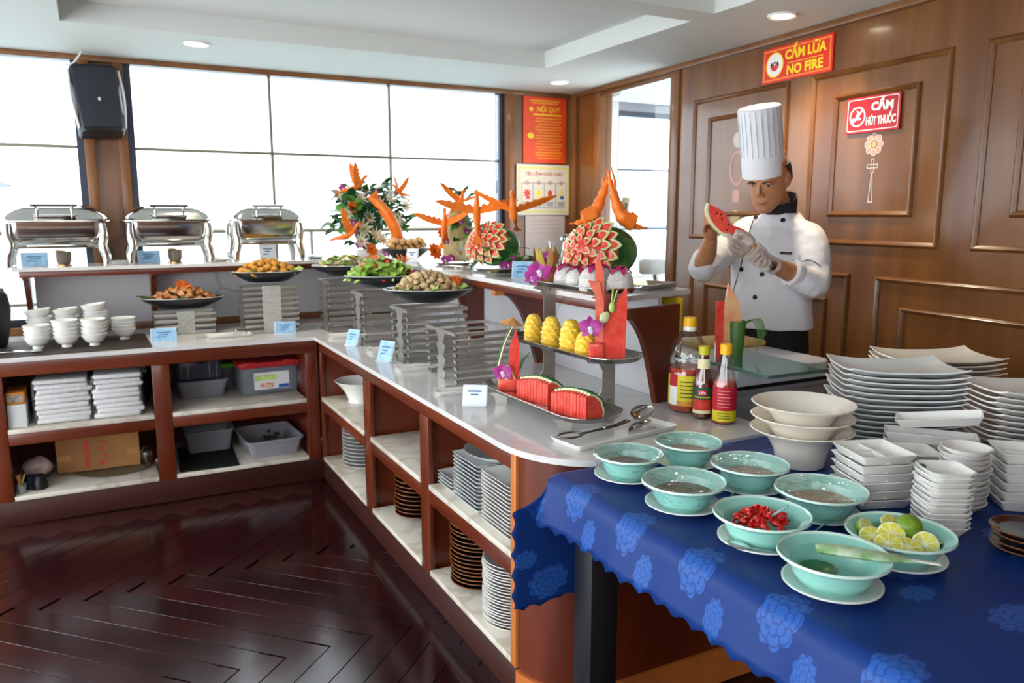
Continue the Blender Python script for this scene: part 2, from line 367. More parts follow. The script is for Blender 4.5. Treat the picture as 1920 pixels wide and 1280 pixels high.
for y in (2.86, 2.1, 3.64, 4.575): obj('divider', box(X0+.024, 1.66, y, y+.045, .128, .86), 'counter_wood', cp)
obj('back_panel', box(1.661, 1.69, 2.1, 4.6, .128, .86), 'counter_wood', cp)
obj('edge_strip', bbx(X0-.006, X0+.02, 2.083, 2.119, .128, .86, .003), 'edge_wood', cp)
def curve(off): return [(1.33-(.215+off)*cos(RAD(t)), 2.08-(.205+off)*sin(RAD(t))) for t in range(0, 91, 6)] + [(1.95, 1.875-off)]
def wallg(off, th, z0, z1):
    a, b = curve(off), curve(off-th); poly = a + b[::-1]
    return prism(poly, z0, z1)
fixn(obj('curved_end_panel', wallg(0, .02, .128, .86), 'counter_wood', cp)); fixn(obj('end_plinth', wallg(.012, .03, 0, .127), 'edge_wood', cp))
obj('rear_panel', box(1.93, 1.95, 1.9, 5.3, 0, .86), 'counter_wood', cp)
# --- raised shelf: slab, timber lip, marble splashback and brackets
rs = thing('raised_shelf', 'raised stone shelf on curved wooden brackets with marble splashback', 'shelf', (0, 0, 0))
fixn(obj('slab', prism([(-.44, 5.115), (1.605, 5.115), (1.605, 2.315), (2.1, 2.455), (2.1, 5.485), (-.44, 5.485)], 1.28, 1.30), 'worktop_stone', rs))
obj('lip', bbx(-.41, 1.62, 5.135, 5.16, 1.245, 1.279, .003), 'counter_wood_h', rs); obj('lip', bbx(1.622, 1.645, 2.4, 5.135, 1.245, 1.279, .003), 'counter_wood_h', rs)
for a, b in ((-.36, .262), (.292, 1.913)): obj('marble_panel', box(a, b, 5.455, 5.475, .881, 1.279), 'splash_marble', rs)
bp_ = [(0, 0), (.07, 0), (.07, .375), (-.225, .375), (-.225, .352), (-.2, .345), (-.15, .33), (-.115, .295), (-.085, .25), (-.055, .18), (-.03, .1), (-.01, .03)]
for a, b in ((2.43, 3.255), (3.29, 4.0), (4.035, 5.455)): obj('marble_panel', box(1.917, 1.935, a, b, .881, 1.279), 'splash_marble', rs)
for y in (3.257, 4.002):
    fixn(obj('bracket', T(prism(bp_, -.015, .015), (1.846, y+.015, .882), (pi/2, 0, 0)), 'counter_wood', rs))
    obj('bracket_cap', cb(.05, .034, .022, .003, (1.64, y+.015, 1.222)), 'edge_wood', rs)
    obj('bracket_foot', cb(.075, .032, .004, 0, (1.881, y+.015, .8802)), 'edge_wood', rs)
for x in (-.385, .277): fixn(obj('bracket', T(prism(bp_, -.015, .015), (x, 5.385, .882), (pi/2, 0, pi/2), (1, 1, 1)), 'counter_wood', rs))
fixn(obj('end_bracket', T(prism([(p[0] if i < 1 or i > 2 else .125, p[1]) for i, p in enumerate(bp_)], -.012, .012), (1.846, 2.345, .882), (pi/2, 0, RAD(13))), 'counter_wood', rs))
# --- chef's work bench behind the peninsula
wb_ = thing('prep_bench', 'grey steel prep bench with white rounded top beside the chef', 'work bench', (2.275, 2.42, 0))
fixn(obj('bench_top', T(prism(rrect(.54, .62, .05), 0, .062, .006), (0, 0, .968)), mk('bench_white', 'cfd0d6', .18, coat=.3), wb_))
obj('seal_gap', cb(.51, .59, .018, 0, (0, 0, .95)), 'rubber', wb_); obj('rim', bbx(-.265, .265, -.305, .305, .928, .95, .004), mk('bench_grey', '8d8e92', .35), wb_)
obj('body', bbx(-.257, .257, -.297, .297, .1, .928, .006), mk('bench_body', 'a9a8ab', .3, metal=.3), wb_)
for sx in (-.225, .225):
    for sy in (-.26, .26): obj('leg', cb(.04, .04, .1, 0, (sx, sy, 0)), 'steel_dark', wb_)
gl = obj('glass_board', prism(rrect(.29, .52, .012, 3), 0, .012), mk('green_glass', 'a8dccf', .02, trans=.9, ior=1.45), None, (2.185, 2.205, 1.031), (0, 0, RAD(-2)))
tag(fixn(gl), 'clear glass board with green edges lying over the prep bench', 'glass board')
# --- table with the blue cloth
tb = thing('serving_table', 'black legged table under the blue cloth', 'table', (0, 0, 0))
obj('table_top', bbx(1.11, 2.72, .42, 1.822, .835, .862, .004), 'black_plastic', tb)
for x in (1.165, 2.64):
    for y in (.52, 1.715): obj('leg', bbx(x-.045, x+.045, y-.045, y+.045, 0, .835, .004), 'black_plastic', tb)
def cloth_mat():
    m = mk('blue_damask', '1d3f86', .5, spec=.22); nt = m.node_tree; N = nt.nodes; L = nt.links; b = N['Principled BSDF']
    def M(op, a, b_=None, c=None):
        n = N.new('ShaderNodeMath'); n.operation = op
        for i, v in enumerate((a, b_, c)):
            if v is None: continue
            if isinstance(v, (int, float)): n.inputs[i].default_value = v
            else: L.new(v, n.inputs[i])
        return n.outputs[0]
    uv = N.new('ShaderNodeUVMap'); sp = N.new('ShaderNodeSeparateXYZ'); L.new(uv.outputs[0], sp.inputs[0])
    def flower(cx, cy, sx, sy, R, sq, seed):
        u = M('SUBTRACT', sp.outputs[0], cx); v = M('SUBTRACT', sp.outputs[1], cy)
        u = M('MULTIPLY', M('SUBTRACT', M('FLOORED_MODULO', u, sx), sx/2), 1.2); v = v if sy is None else M('SUBTRACT', M('FLOORED_MODULO', v, sy), sy/2)
        v = M('MULTIPLY', v, sq)
        r = M('SQRT', M('ADD', M('MULTIPLY', u, u), M('MULTIPLY', v, v))); th = M('ARCTAN2', v, u)
        rr = M('DIVIDE', r, R)
        edge = M('ADD', .80, M('MULTIPLY', .16, M('ABSOLUTE', M('SINE', M('MULTIPLY', th, 4.5)))))
        mask = M('LESS_THAN', rr, edge)
        sw = M('ABSOLUTE', M('SINE', M('ADD', M('MULTIPLY', th, 4.0), M('MULTIPLY', M('FLOOR', M('MULTIPLY', rr, 3.4)), .9)))); ph = M('SUBTRACT', M('MULTIPLY', rr, 3.9), M('MULTIPLY', M('MULTIPLY', .42, sw), M('MINIMUM', 1.0, M('MULTIPLY', rr, 2.0))))
        fr = M('FRACT', M('ADD', ph, .2)); line = M('MULTIPLY', M('GREATER_THAN', fr, .2), M('GREATER_THAN', sw, .14))
        return M('MULTIPLY', mask, M('ADD', .25, M('MULTIPLY', .75, line)))
    f1 = flower(.979-.1175, 1.08-.18, .235, .36, .062, .84, 0); f2 = flower(1.13-.1175, 1.0-.18, .235, .36, .036, .8, 1)
    f = M('MAXIMUM', f1, f2)
    mx = N.new('ShaderNodeMixRGB'); L.new(M('MULTIPLY', f, .85), mx.inputs[0]); mx.inputs[1].default_value = lin('133272'); mx.inputs[2].default_value = lin('2b59a6')
    L.new(mx.outputs[0], b.inputs['Base Color'])
    L.new(M('SUBTRACT', .45, M('MULTIPLY', f, .1)), b.inputs['Roughness'])
    return m
def cloth():
    """arc-length grid: u runs along the table (y), v runs from the table middle over the left edge and down."""
    XL, YF, ZT, dropL, dropF = 1.10, 1.832, .8705, .142, .385
    V, Fc, UV = [], [], []
    ny, nx = 170, 96
    us = [.40 + (YF+dropF-.40)*i/ny for i in range(ny+1)]; vs_ = [2.73 - (2.73-XL+dropL)*j/nx for j in range(nx+1)]
    for i, u in enumerate(us):
        for j, v in enumerate(vs_):
            ou = max(0, u-YF); ov = max(0, XL-v); x = max(v, XL); y = min(u, YF); z = ZT
            hem = 1
            if j == nx: ov -= .014*abs(sin(u*pi/.062))-.007
            if i == ny: ou -= .014*abs(sin(v*pi/.062))-.007
            if ov > 0 and ou <= 0:
                wv = .012*sin(u*9+1)*min(1, ov/.15)+.008*sin(u*23)*min(1, ov/.2); rnd = .03
                x = XL - min(ov, rnd)*.5 - .034*ov/dropL - abs(wv)*.7; z = ZT - max(0, ov-.008)*.985
                x -= .016*max(0, 1-(YF-u)/.16)**2*min(1, ov/.12)
            elif ou > 0 and ov <= 0:
                y = YF + min(ou, .006); z = ZT - max(0, ou-.004)
            elif ou > 0 and ov > 0:        # corner: the side drop swings into the plane of the end drop
                t = min(1, ou/.1); t = t*t*(3-2*t); a_ = (XL-.02-.25*ov, YF, ZT-ov*.97); b_ = (XL-ov*.95, YF+.005, ZT-ou-.004)
                x, y, z = (a_[k]+(b_[k]-a_[k])*t for k in range(3))
            V.append((x, y, z)); UV.append((u, v))
    for i in range(ny):
        for j in range(nx): a = i*(nx+1)+j; Fc.append((a, a+1, a+nx+2, a+nx+1))
    o = obj('blue_tablecloth', (V, Fc), cloth_mat(), ang=180); me = o.data; l = me.uv_layers.new(name='UVMap')
    for lp in me.loops: l.data[lp.index].uv = UV[lp.vertex_index]
    so = o.modifiers.new('cloth_thickness', 'SOLIDIFY'); so.thickness = .0012; so.offset = -1
    return o
tag(cloth(), 'royal blue tablecloth with woven flowers and scalloped hem', 'tablecloth')
# ================================================================ CROCKERY HELPERS
def plateg(r, h, n=36, foot=.6, t=.004, lip=.97):
    return lathe([(0, 0), (foot*r, 0), (r*.9, h*.62), (r, h-.002), (r, h), (r*lip, h), (r*.86, h*.62+t*.6), (foot*r*.96, t), (0, t)], n)
def bowlg(r, h, foot=.45, t=.004, n=32, fh=.012, p=.55):
    o = [(foot*r*.88, 0), (foot*r, 0), (foot*r*.95, fh)]; k = 7
    for i in range(1, k+1):
        a = i/k; o.append((foot*r + (r-foot*r)*(a**p), fh+(h-fh)*a))
    i_ = [(max(0, x-t) if j < len(o)-1 else x-t, max(z, fh+t)) for j, (x, z) in reversed(list(enumerate(o)))][:k]
    return lathe([(0, fh*.6)] + o + [(r-t*.5, h+.0015)] + i_ + [(0, fh+t)], n)
def sqdish(w, d, h, r=.01, flare=.02, t=.004, seg=4):
    def ol(i): return rrect(w-2*i, d-2*i, max(.002, r-i*.3), seg)
    return loft([[(x, y, z) for x, y in ol(i)] for i, z in ((flare, 0), (0, h-.001), (.0005, h), (t, h), (flare+t*.8, t), (max(w, d)*.3 if w == d else flare+t*1.5, t))])
def stack(first, n, loc, dz, jit=.003, rz=None, label=None, rjit=None, lean=(0, 0)):
    """copies of a thing above it; only their height in the pile differs."""
    out = [first]; x, y, z = loc; first.location = loc
    if rz is not None: first.rotation_euler.z = rz
    for i in range(1, n):
        a = (rz or 0) + (random.uniform(-rjit, rjit) if rjit else (random.uniform(0, 6.28) if rz is None else 0))
        out.append(dup(first, (x+random.uniform(-jit, jit)+lean[0]*i, y+random.uniform(-jit, jit)+lean[1]*i, z+dz*i), a, label))
    return out
def spoong(l=.15):
    return J(tube(spline([(0, 0, 0), (l*.35, 0, .003), (l*.75, 0, .006), (l, 0, .004)], 3), [.0022]*4+[.003]*5+[.0045], 6, flat=.5), T(sph(.026, .017, .006, 14, 8), (-.024, 0, 0)))
def dark_plate(r, label, group):
    o = tag(obj('dinner_plate', plateg(r, .024), 'navy_glaze'), label, 'plate', group)
    obj('rim', lathe([(r*.985, .0205), (r*1.006, .022), (r*1.004, .0255), (r*.975, .0255), (r*.965, .0243)], 36), 'brown_rim', o)
    return o
# ---- peninsula shelves
def solo(name, g, mat, label, cat, loc, rz=0, group=None, rot=None, **k):
    o = tag(obj(name, g, mat, **k), label, cat, group); o.location = loc
    o.rotation_euler = rot if rot else (0, 0, rz); return o
solo('mixing_bowl', bowlg(.145, .125, .5, p=1.6), 'white_china', 'deep white bowl alone on the cabinet shelf by the corner', 'bowl', (1.285, 4.36, .5205))
g1 = solo('dinner_plate', plateg(.135, .022), 'grey_china', 'white round plate in the pile on the bottom shelf by the corner', 'plate', (0, 0, 0), group='white plates low by the corner')
stack(g1, 12, (1.29, 4.30, .1515), .0215, .002)
A = dark_plate(.118, 'navy plate with brown rim in the pile below the empty shelf, beside the wall board', 'navy plates below the empty shelf'); stack(A, 10, (1.29, 3.435, .1515), .021, .003)
B = dark_plate(.112, 'navy plate with brown rim in the shorter pile against the middle post', 'navy plates against the post'); stack(B, 10, (1.285, 3.07, .1515), .0185, .003)
Cc = dark_plate(.125, 'navy plate with brown rim in the tallest dark pile beside white round plates', 'navy plates in the tall pile'); stack(Cc, 16, (1.255, 2.655, .1515), .0168, .003)
D_ = solo('dinner_plate', plateg(.128, .03), 'white_china', 'white round coupe plate in the tall pile at the open end bay', 'plate', (0, 0, 0), group='white round plates in the end bay'); stack(D_, 21, (1.237, 2.315, .1515), .0112, .0025)
s0 = solo('square_plate', sqdish(.15, .15, .016, .012, .018), 'bluish_china', 'small square white plate in the low pile by the middle post', 'plate', (0, 0, 0), group='small square plates'); stack(s0, 4, (1.215, 2.755, .5205), .0145, .001, 0, rjit=.01)
s1 = solo('square_plate', sqdish(.225, .225, .02, .014, .022), 'bluish_china', 'square white plate in the pile under the round dish', 'plate', (0, 0, 0), group='square plates under the round dish'); stack(s1, 12, (1.245, 2.545, .5205), .0152, .001, 0, rjit=.012)
solo('oval_dish', lathe([(0, 0), (.09, 0), (.14, .03), (.142, .033), (.136, .032), (.088, .006), (0, .006)], 40, 1, 1.08), 'bluish_china', 'large round white dish on top of the square plates', 'dish', (1.27, 2.50, .7095))
s2 = solo('square_plate', sqdish(.235, .225, .02, .014, .022), 'white_china', 'square white plate in the front pile at the open end', 'plate', (0, 0, 0), group='square plates at the open end'); stack(s2, 14, (1.24, 2.275, .5205), .0137, .001, 0, rjit=.012)
# ---- shelves under the windows
mk('towel', 'e4e2e2', .8, bump=(60, .5, .004)); thin('poly_bag', 'fafbfc', .05, .12, 40, .3); mk('clear_plastic', 'c8d2dc', .15, trans=.65, alpha=.6); mk('tub_grey', '84848c', .45); mk('tub_dark', '2b2b30', .6)
mk('carton', '9a6a3c', .75, var=(3, .15)); mk('red_print', 'b3402a', .7); mk('orange_card', 'c77a22', .6); mk('white_card', 'd6d9da', .6); mk('red_lid', 'b3262c', .3); mk('green_lid', '6fc21f', .35); mk('purple_lid', 'b65aa8', .35); mk('blue_cloth', '1a3570', .8); mk('olive_tray', '6f6a52', .5)
def towels(x, y, z, w, d, n, dz, label, name='towel_bundle'):
    t = thing(name, label, 'towels', (x, y, z))
    for i in range(n):
        ww = w*(1-.04*random.random()); g = rough(bbx(-ww/2, ww/2, -d/2, d/2, i*dz, (i+1)*dz*.995, dz*.42, 3), .008, 22, i, .0005)
        obj('folded_towel', T(g, (random.uniform(-.006, .006), random.uniform(-.004, .004), 0), (0, 0, random.uniform(-.05, .05))), 'towel', t)
    obj('plastic_wrap', rough(bbx(-w/2-.012, w/2+.012, -d/2-.012, d/2+.012, -.0002, n*dz+.008, .02, 3), .004, 25, 0, .0005), 'poly_bag', t)
    return t
towels(-.232, 4.79, .511, .255, .28, 9, .026, 'white folded towels in clear plastic nearer the carton of wipes')
towels(.03, 4.78, .511, .235, .28, 9, .0265, 'white folded towels in clear plastic beside the cabinet post')
towels(.075, 5.12, .511, .23, .2, 8, .032, 'far bundle of white towels in plastic behind the front pair')
solo('cloth_roll', rough(sph(.026, .07, .08, 16, 10), .01, 14), 'black_plastic', 'crumpled black bag beside the folded towels', 'bag', (.184, 4.92, .605))
solo('blue_cloth', bbx(-.16, .16, -.08, .08, 0, .235, .015), 'blue_cloth', 'dark blue folded cloth behind the towel bundles', 'cloth', (-.22, 5.17, .511))
solo('carton', bbx(-.042, .042, -.1, .1, 0, .122, .003), 'white_card', 'plain white carton at the cabinet end', 'box', (-.44, 4.74, .511))
tb2 = thing('tissue_box', 'orange edged box standing on the white carton', 'box', (-.44, 4.74, .634)); obj('body', bbx(-.042, .042, -.1, .1, 0, .062, .003), 'orange_card', tb2); obj('printed_face', box(-.036, .036, -.102, -.1005, .012, .05), mk('print_grey', '9a9088', .6, var=(60, .6)), tb2)
cx = thing('cardboard_box', 'brown cardboard carton with red printing on the bottom shelf', 'box', (-.085, 5.02, .166), RAD(-2))
obj('body', bbx(-.21, .21, -.15, .15, 0, .2, .003, 1), 'carton', cx); obj('flap', T(box(-.1, 0, -.14, .14, 0, .004), (-.21, 0, .2), (0, RAD(55), 0)), 'carton', cx); obj('tape', box(-.206, -.14, -.1515, -.1502, .07, .1), mk('tape', 'a8743f', .4), cx); obj('tape', box(.14, .206, -.1515, -.1502, .07, .1), 'tape', cx)
obj('printed_band', box(-.072, -.048, -.1515, -.1502, .02, .178), 'red_print', cx)
for i in range(4): obj('printed_mark', box(.0+.02*(i % 2), .028+.014*(i % 2), -.1515, -.1502, .03+.04*i, .05+.04*i), 'red_print', cx)
solo('round_tray', lathe([(0, 0), (.2, 0), (.22, .008), (.212, .0095), (.195, .006), (0, .006)], 40), 'olive_tray', 'olive round tray under the cardboard carton', 'tray', (-.02, 4.94, .1555))
solo('foil_bag', rough(sph(.04, .055, .06, 14, 10), .012, 22, 3), 'steel_dark', 'crumpled dark foil bag by the carton', 'bag', (.158, 4.79, .238))
bg_ = solo('snack_bag', rough(sph(.078, .06, .058, 18, 12), .012, 14, 5), mk('pink_bag', 'c9a2a0', .3, var=(12, .5), col2='e6dcd8'), 'clear bag with red pattern lying behind the jars', 'bag', (-.39, 4.88, .224))
for (x, y, lab, m, r, h) in ((-.375, 4.70, 'black conical stand beside the jars', 'black_plastic', .034, .075), (-.42, 4.735, 'dark blue glass jar next to the black stand', mk('dark_glass', '17273a', .1), .033, .07)):
    solo('jar' if 'jar' in lab else 'cone_stand', lathe([(0, 0), (r, 0), (r, .01), (r*.6, h*.4), (r*.55, h*.8), (r*.7, h), (r*.6, h), (0, h*.8)] if 'cone' in lab else [(0, 0), (r, 0), (r*1.05, h*.5), (r*.7, h*.85), (r*.75, h), (0, h)], 20), m, lab, 'stand' if 'cone' in lab else 'jar', (x, y, .1555))
tp = thing('toothpick_cup', 'small glass cup of wooden picks at the cabinet end', 'cup', (-.455, 4.66, .1555)); obj('cup', lathe([(0, 0), (.02, 0), (.026, .05), (.024, .05), (.018, .004), (0, .004)], 18), 'clear_plastic', tp)
obj('wooden_picks', J(*[tube([(random.uniform(-.01, .01), random.uniform(-.01, .01), .006), (random.uniform(-.02, .02), random.uniform(-.02, .02), .1)], .002, 5) for _ in range(14)]), mk('pick_wood', 'c9a15a', .6), tp)['kind'] = 'stuff'
def tub(w, d, h, loc, label, rz=0, m='tub_grey', name='plastic_tub'):
    t = thing(name, label, 'tub', loc, rz)
    def ol(i): return rrect(w-2*i, d-2*i, .03, 4)
    fixn(obj('body', loft([[(x, y, z) for x, y in ol(i)] for i, z in ((.03, 0), (.008, h-.012), (0, h-.012), (0, h), (.008, h), (.012, h-.006), (.034, .005), (.1, .005))]), m, t)); return t
tub(.3, .22, .105, (.485, 5.0, .511), 'grey tub on the upper shelf below the purple lidded box')
t2_ = thing('storage_box', 'clear storage box with purple lid stacked on the grey tub', 'storage box', (.47, 5.02, .617))
obj('body', bbx(-.125, .125, -.09, .09, 0, .115, .012), mk('smoky_plastic', '5a6780', .2, trans=.5, alpha=.75), t2_); obj('lid', bbx(-.13, .13, -.095, .095, .115, .135, .006), 'purple_lid', t2_)
for x in (-.1, -.06, .06, .1): obj('rib', box(x-.003, x+.003, -.0935, -.0905, .01, .11), 'clear_plastic', t2_)
t3_ = thing('storage_box', 'clear storage box with red lid and printed sticker', 'storage box', (.86, 4.96, .511), RAD(2))
obj('body', bbx(-.165, .165, -.12, .12, 0, .165, .014), 'clear_plastic', t3_); obj('lid', bbx(-.18, .18, -.13, .13, .165, .2, .008), 'red_lid', t3_); obj('latch', bbx(-.15, -.08, -.137, -.13, .17, .205, .003), 'red_lid', t3_); obj('latch', bbx(.08, .15, -.137, -.13, .17, .205, .003), 'red_lid', t3_)
st_ = obj('sticker', box(-.095, .115, -.1225, -.1207, .03, .135), 'white_card', t3_)
obj('sticker_print', box(-.09, .04, -.1235, -.1226, .085, .12), mk('lime_print', 'b9d07a', .6, var=(30, .3)), st_); obj('sticker_print', box(.05, .113, -.1235, -.1226, .033, .055), mk('blue_print', '2f55a0', .6), st_); obj('sticker_print', box(-.06, .02, -.1235, -.1226, .04, .07), mk('tomato_print', 'c8494a', .6, var=(50, .5), col2='d8d8b8'), st_)
t4_ = thing('food_jar', 'clear jar with bright green lid beside the red lidded box', 'jar', (.655, 5.185, .511)); obj('body', lathe([(0, 0), (.05, 0), (.055, .13), (.052, .13), (.047, .004), (0, .004)], 24), 'clear_plastic', t4_); obj('lid', lathe([(.05, .131), (.06, .131), (.06, .152), (0, .154)], 24), 'green_lid', t4_)
solo('blue_box', bbx(-.16, .16, -.07, .07, 0, .24, .008), 'blue_cloth', 'blue box behind the red lidded box', 'box', (.88, 5.19, .511))
solo('rubber_mat', rough(bbx(-.17, .15, -.26, .26, 0, .004, .001, 1), .002, 6, 0, 0), 'rubber', 'black rubber mat on the bottom shelf', 'mat', (.49, 4.875, .1557), RAD(-3))
tub(.3, .24, .135, (.508, 5.05, .1612), 'empty grey tub at the back of the black mat')
tB = tub(.34, .42, .105, (.845, 4.885, .1557), 'grey tub of cutlery on the bottom shelf by the corner', RAD(3))
for i in range(16):
    a = random.uniform(-.5, .5); x, y, z = random.uniform(-.07, .07), random.uniform(-.12, .1), .02+.0045*i
    k = J(tube([(-.085, 0, 0), (.03, 0, 0)], .0035, 6), T(sph(.026, .014, .005, 10, 6), (.055, 0, 0)))
    o = solo('table_spoon', k, 'steel', 'steel spoon lying in the grey cutlery tub', 'spoon', (.845+x*.6, 4.87+y*.6, .1557+z), rot=(random.uniform(-.1, .1), random.uniform(-.05, .05), pi/2+a), group='spoons in the cutlery tub')
# ================================================================ BUFFET: HOT DISHES, PLATTERS, GARNISHES
ZW, ZS = .8805, 1.3005
mk('gold_metal', 'b59a63', .3, metal=1); mk('can_metal', '8b8178', .3, metal=.9); mk('card_blue', '7fb0d6', .5, var=(40, .3), col2='a8cbe4'); mk('card_white', 'e6ecf2', .4); mk('card_ink', '3d6b99', .5)
def chafer(x, sx, label):
    t = thing('chafing_dish', label, 'chafing dish', (x, 5.3, ZS))
    def rr(w, d, r): return rrect(w*sx, d, r, 6)
    lid = []
    for f, z in ((0, .255), (0, .262), (.012, .268), (.018, .274), (.03, .292), (.06, .318), (.1, .338), (.145, .349), (.19, .354)): lid.append([(x_, y_, z) for x_, y_ in rr(.575-2*f, .32-1.35*f, .07-.2*f)])
    fixn(obj('lid', loft(lid), 'steel', t, ang=50))
    fixn(obj('water_pan', loft([[(x_, y_, z) for x_, y_ in rr(w, d, r)] for w, d, z, r in ((.40, .2, .128, .05), (.45, .25, .138, .06), (.485, .28, .175, .06), (.495, .285, .25, .06), (.53, .30, .254, .06))]), 'steel', t, ang=50))
    obj('frame_rail', bbx(-.2*sx, .2*sx, -.135, -.12, .105, .13, .004), 'steel', t); obj('frame_rail', bbx(-.2*sx, .2*sx, .12, .135, .105, .13, .004), 'steel', t)
    for a in (-1, 1):
        for b in (-1, 1):
            pts = spline([(a*.235*sx, b*.13, .245), (a*.24*sx, b*.132, .18), (a*.228*sx, b*.134, .12), (a*.245*sx, b*.138, .05), (a*.243*sx, b*.138, .0)], 5)
            obj('leg', tube(pts, [.018+.008*sin(pi*i/(len(pts)-1)) for i in range(len(pts))], 10), 'steel', t)
            obj('leg_brace', tube(spline([(a*.235*sx, b*.134, .09), (a*.2*sx, b*.132, .115), (a*.15*sx, b*.128, .118)], 4), .011, 8), 'steel', t)
    h = obj('handle', tube([(-.115*sx, -.165, .347), (.115*sx, -.165, .347)], .008, 8), 'steel', t)
    for a in (-1, 1): obj('handle_post', tube(spline([(a*.1*sx, -.165, .347), (a*.085*sx, -.155, .325), (a*.085*sx, -.152, .28)], 4), .007, 8), 'steel', h)
    obj('handle_plate', bbx(-.105*sx, .105*sx, -.158, -.146, .28, .29, .003), 'steel', h)
    obj('knob', T(sph(.014, .014, .008, 12, 6), (0, 0, .358)), 'steel', t)
    return t
chafer(-.21, 1.0, 'steel roll top chafing dish at the free end of the raised shelf')
chafer(.385, .915, 'steel roll top chafing dish between the two others')
chafer(.96, .83, 'steel roll top chafing dish nearest the flower arrangement')
for x, lab in ((-.19, 'fuel can burner under the chafing dish at the shelf end'), (.41, 'fuel can burner under the middle chafing dish')):
    t = thing('fuel_burner', lab, 'burner', (x, 5.27, ZS)); obj('can', lathe([(0, 0), (.03, 0), (.032, .01), (.04, .03), (.042, .075), (.046, .08), (.04, .082), (0, .078)], 24), 'can_metal', t); obj('foot', lathe([(0, 0), (.042, 0), (.042, .006), (.03, .009), (0, .009)], 24), 'gold_metal', t); obj('lid', T(lathe([(0, 0), (.042, 0), (.042, .006), (0, .006)], 20), (-.03, 0, .084), (0, .1, 0)), 'gold_metal', t)
def card(loc, rz, w, h, label, m='card_blue', lean=.25, ink=3):
    t = thing('label_holder', label, 'sign', loc, rz)
    obj('stand', T(bbx(-w/2, w/2, 0, .05, 0, .003, .001, 1), (0, -.012, 0)), 'card_white', t)
    c = obj('card', T(box(-w/2, w/2, -.0015, .0015, 0, h), (0, 0, .003), (-lean, 0, 0)), m, t); obj('backing', T(box(-w/2-.003, w/2+.003, .0016, .004, 0, h+.003), (0, 0, .003), (-lean, 0, 0)), 'card_white', t)
    for i in range(ink): obj('print_line', T(box(-w*.3+.01*(i % 2), w*.28-.012*i, -.0028, -.0016, h*(.68-.17*i), h*(.75-.17*i)), (0, 0, .003), (-lean, 0, 0)), 'card_ink', c)
    return t
card((-.335, 5.245, ZS), 0, .13, .075, 'blue dish label under the chafing dish at the shelf end', lean=.1); card((.262, 5.245, ZS), 0, .12, .072, 'blue dish label under the middle chafing dish', lean=.1)
card((.965, 5.25, ZS), 0, .1, .1, 'white paper label under the chafing dish by the flowers', 'card_white', .1)
card((.285, 4.79, ZW), RAD(-4), .13, .075, 'blue dish label beside the bowl mat'); card((.96, 4.79, ZW), RAD(-6), .12, .07, 'blue dish label before the fried platter')
card((1.19, 4.19, ZW), RAD(-62), .085, .085, 'blue dish label before the riser nearest the corner', lean=.35); card((1.195, 3.645, ZW), RAD(-62), .09, .1, 'blue dish label before the tuna salad riser', lean=.35)
card((1.21, 2.615, ZW), RAD(-33), .088, .078, 'white marbled label before the lowest fruit tray', 'card_white', .4, 2)
card((1.70, 4.58, ZS), RAD(-40), .07, .085, 'white paper label before the dish of rolls', 'card_white', .3, 2); card((1.735, 3.215, ZS), RAD(-35), .09, .08, 'blue and white label by the carved watermelon', lean=.45)
# small dishes on the raised shelf
w0 = solo('small_tray', sqdish(.14, .1, .02, .01, .012), 'white_china', 'small white tray between two chafing dishes', 'dish', (.11, 5.3, ZS)); 
for x, y, lab in ((.675, 5.32, 'white saucer with spoon between chafing dishes'), (1.29, 5.34, 'white saucer with spoon before the flower arrangement')):
    t = thing('spoon_saucer', lab, 'saucer', (x, y, ZS)); obj('saucer', plateg(.07, .016, 28), 'white_china', t)
for x, y, lab in ((.68, 5.32, 'serving spoon on the saucer between chafing dishes'), (1.29, 5.34, 'serving spoon on the saucer before the flowers')): solo('serving_spoon', spoong(.12), 'steel', lab, 'spoon', (x, y, ZS+.022), rot=(0, -.1, .6))
# soup kettle, mat and soup bowls
sk = thing('soup_kettle', 'round black soup kettle beside the soup bowls', 'soup kettle', (-.63, 5.05, ZW)); obj('body', lathe([(0, 0), (.13, 0), (.145, .012), (.165, .1), (.175, .2), (.165, .28), (.15, .3), (0, .3)], 40), 'black_plastic', sk); obj('lid', lathe([(.155, .301), (.15, .32), (.09, .35), (0, .36)], 40), 'steel', sk); obj('knob', T(sph(.02, .02, .015, 12, 8), (0, 0, .372)), 'black_plastic', sk)
solo('table_mat', bbx(-.36, .36, -.28, .28, 0, .003, .001, 1), mk('brown_mat', '33261f', .7, bump=(200, .3, .002)), 'dark brown mat under the soup bowls', 'mat', (-.15, 4.91, ZW), RAD(1))
for x0, y0, z0, z1 in ((-.50, 4.70, .0, .0),): pass
sb = tag(obj('soup_bowl', bowlg(.066, .064, .42, fh=.014, p=.5), 'white_china'), 'small white soup bowl', 'bowl')
sbs = [(-.332, 4.86, 4, 'pile beside the kettle and tongs'), (-.197, 4.85, 5, 'front pile between two others'), (-.062, 4.84, 5, 'front pile nearest the label card'), (-.327, 5.08, 6, 'rear pile beside the kettle'), (-.192, 5.07, 6, 'rear pile in the middle'), (-.05, 5.05, 7, 'tallest rear pile'), (.09, 5.0, 4, 'pile at the mat edge')]
first = True
for x, y, n, lab in sbs:
    for k in range(n):
        tilt = (0, RAD(-7), 0) if k == n-1 and n in (6, 7) else (0, 0, 0)
        loc = (x+random.uniform(-.002, .002), y+random.uniform(-.002, .002), ZW+.004+.0205*k+(.018 if tilt[1] else 0)); L_ = 'small white soup bowl in the ' + lab
        if first: sb.location = loc; sb['label'] = L_; sb['group'] = 'soup bowls, ' + lab; first = False
        else: dup(sb, loc, None, L_, 'soup bowls, ' + lab, rot=tilt)
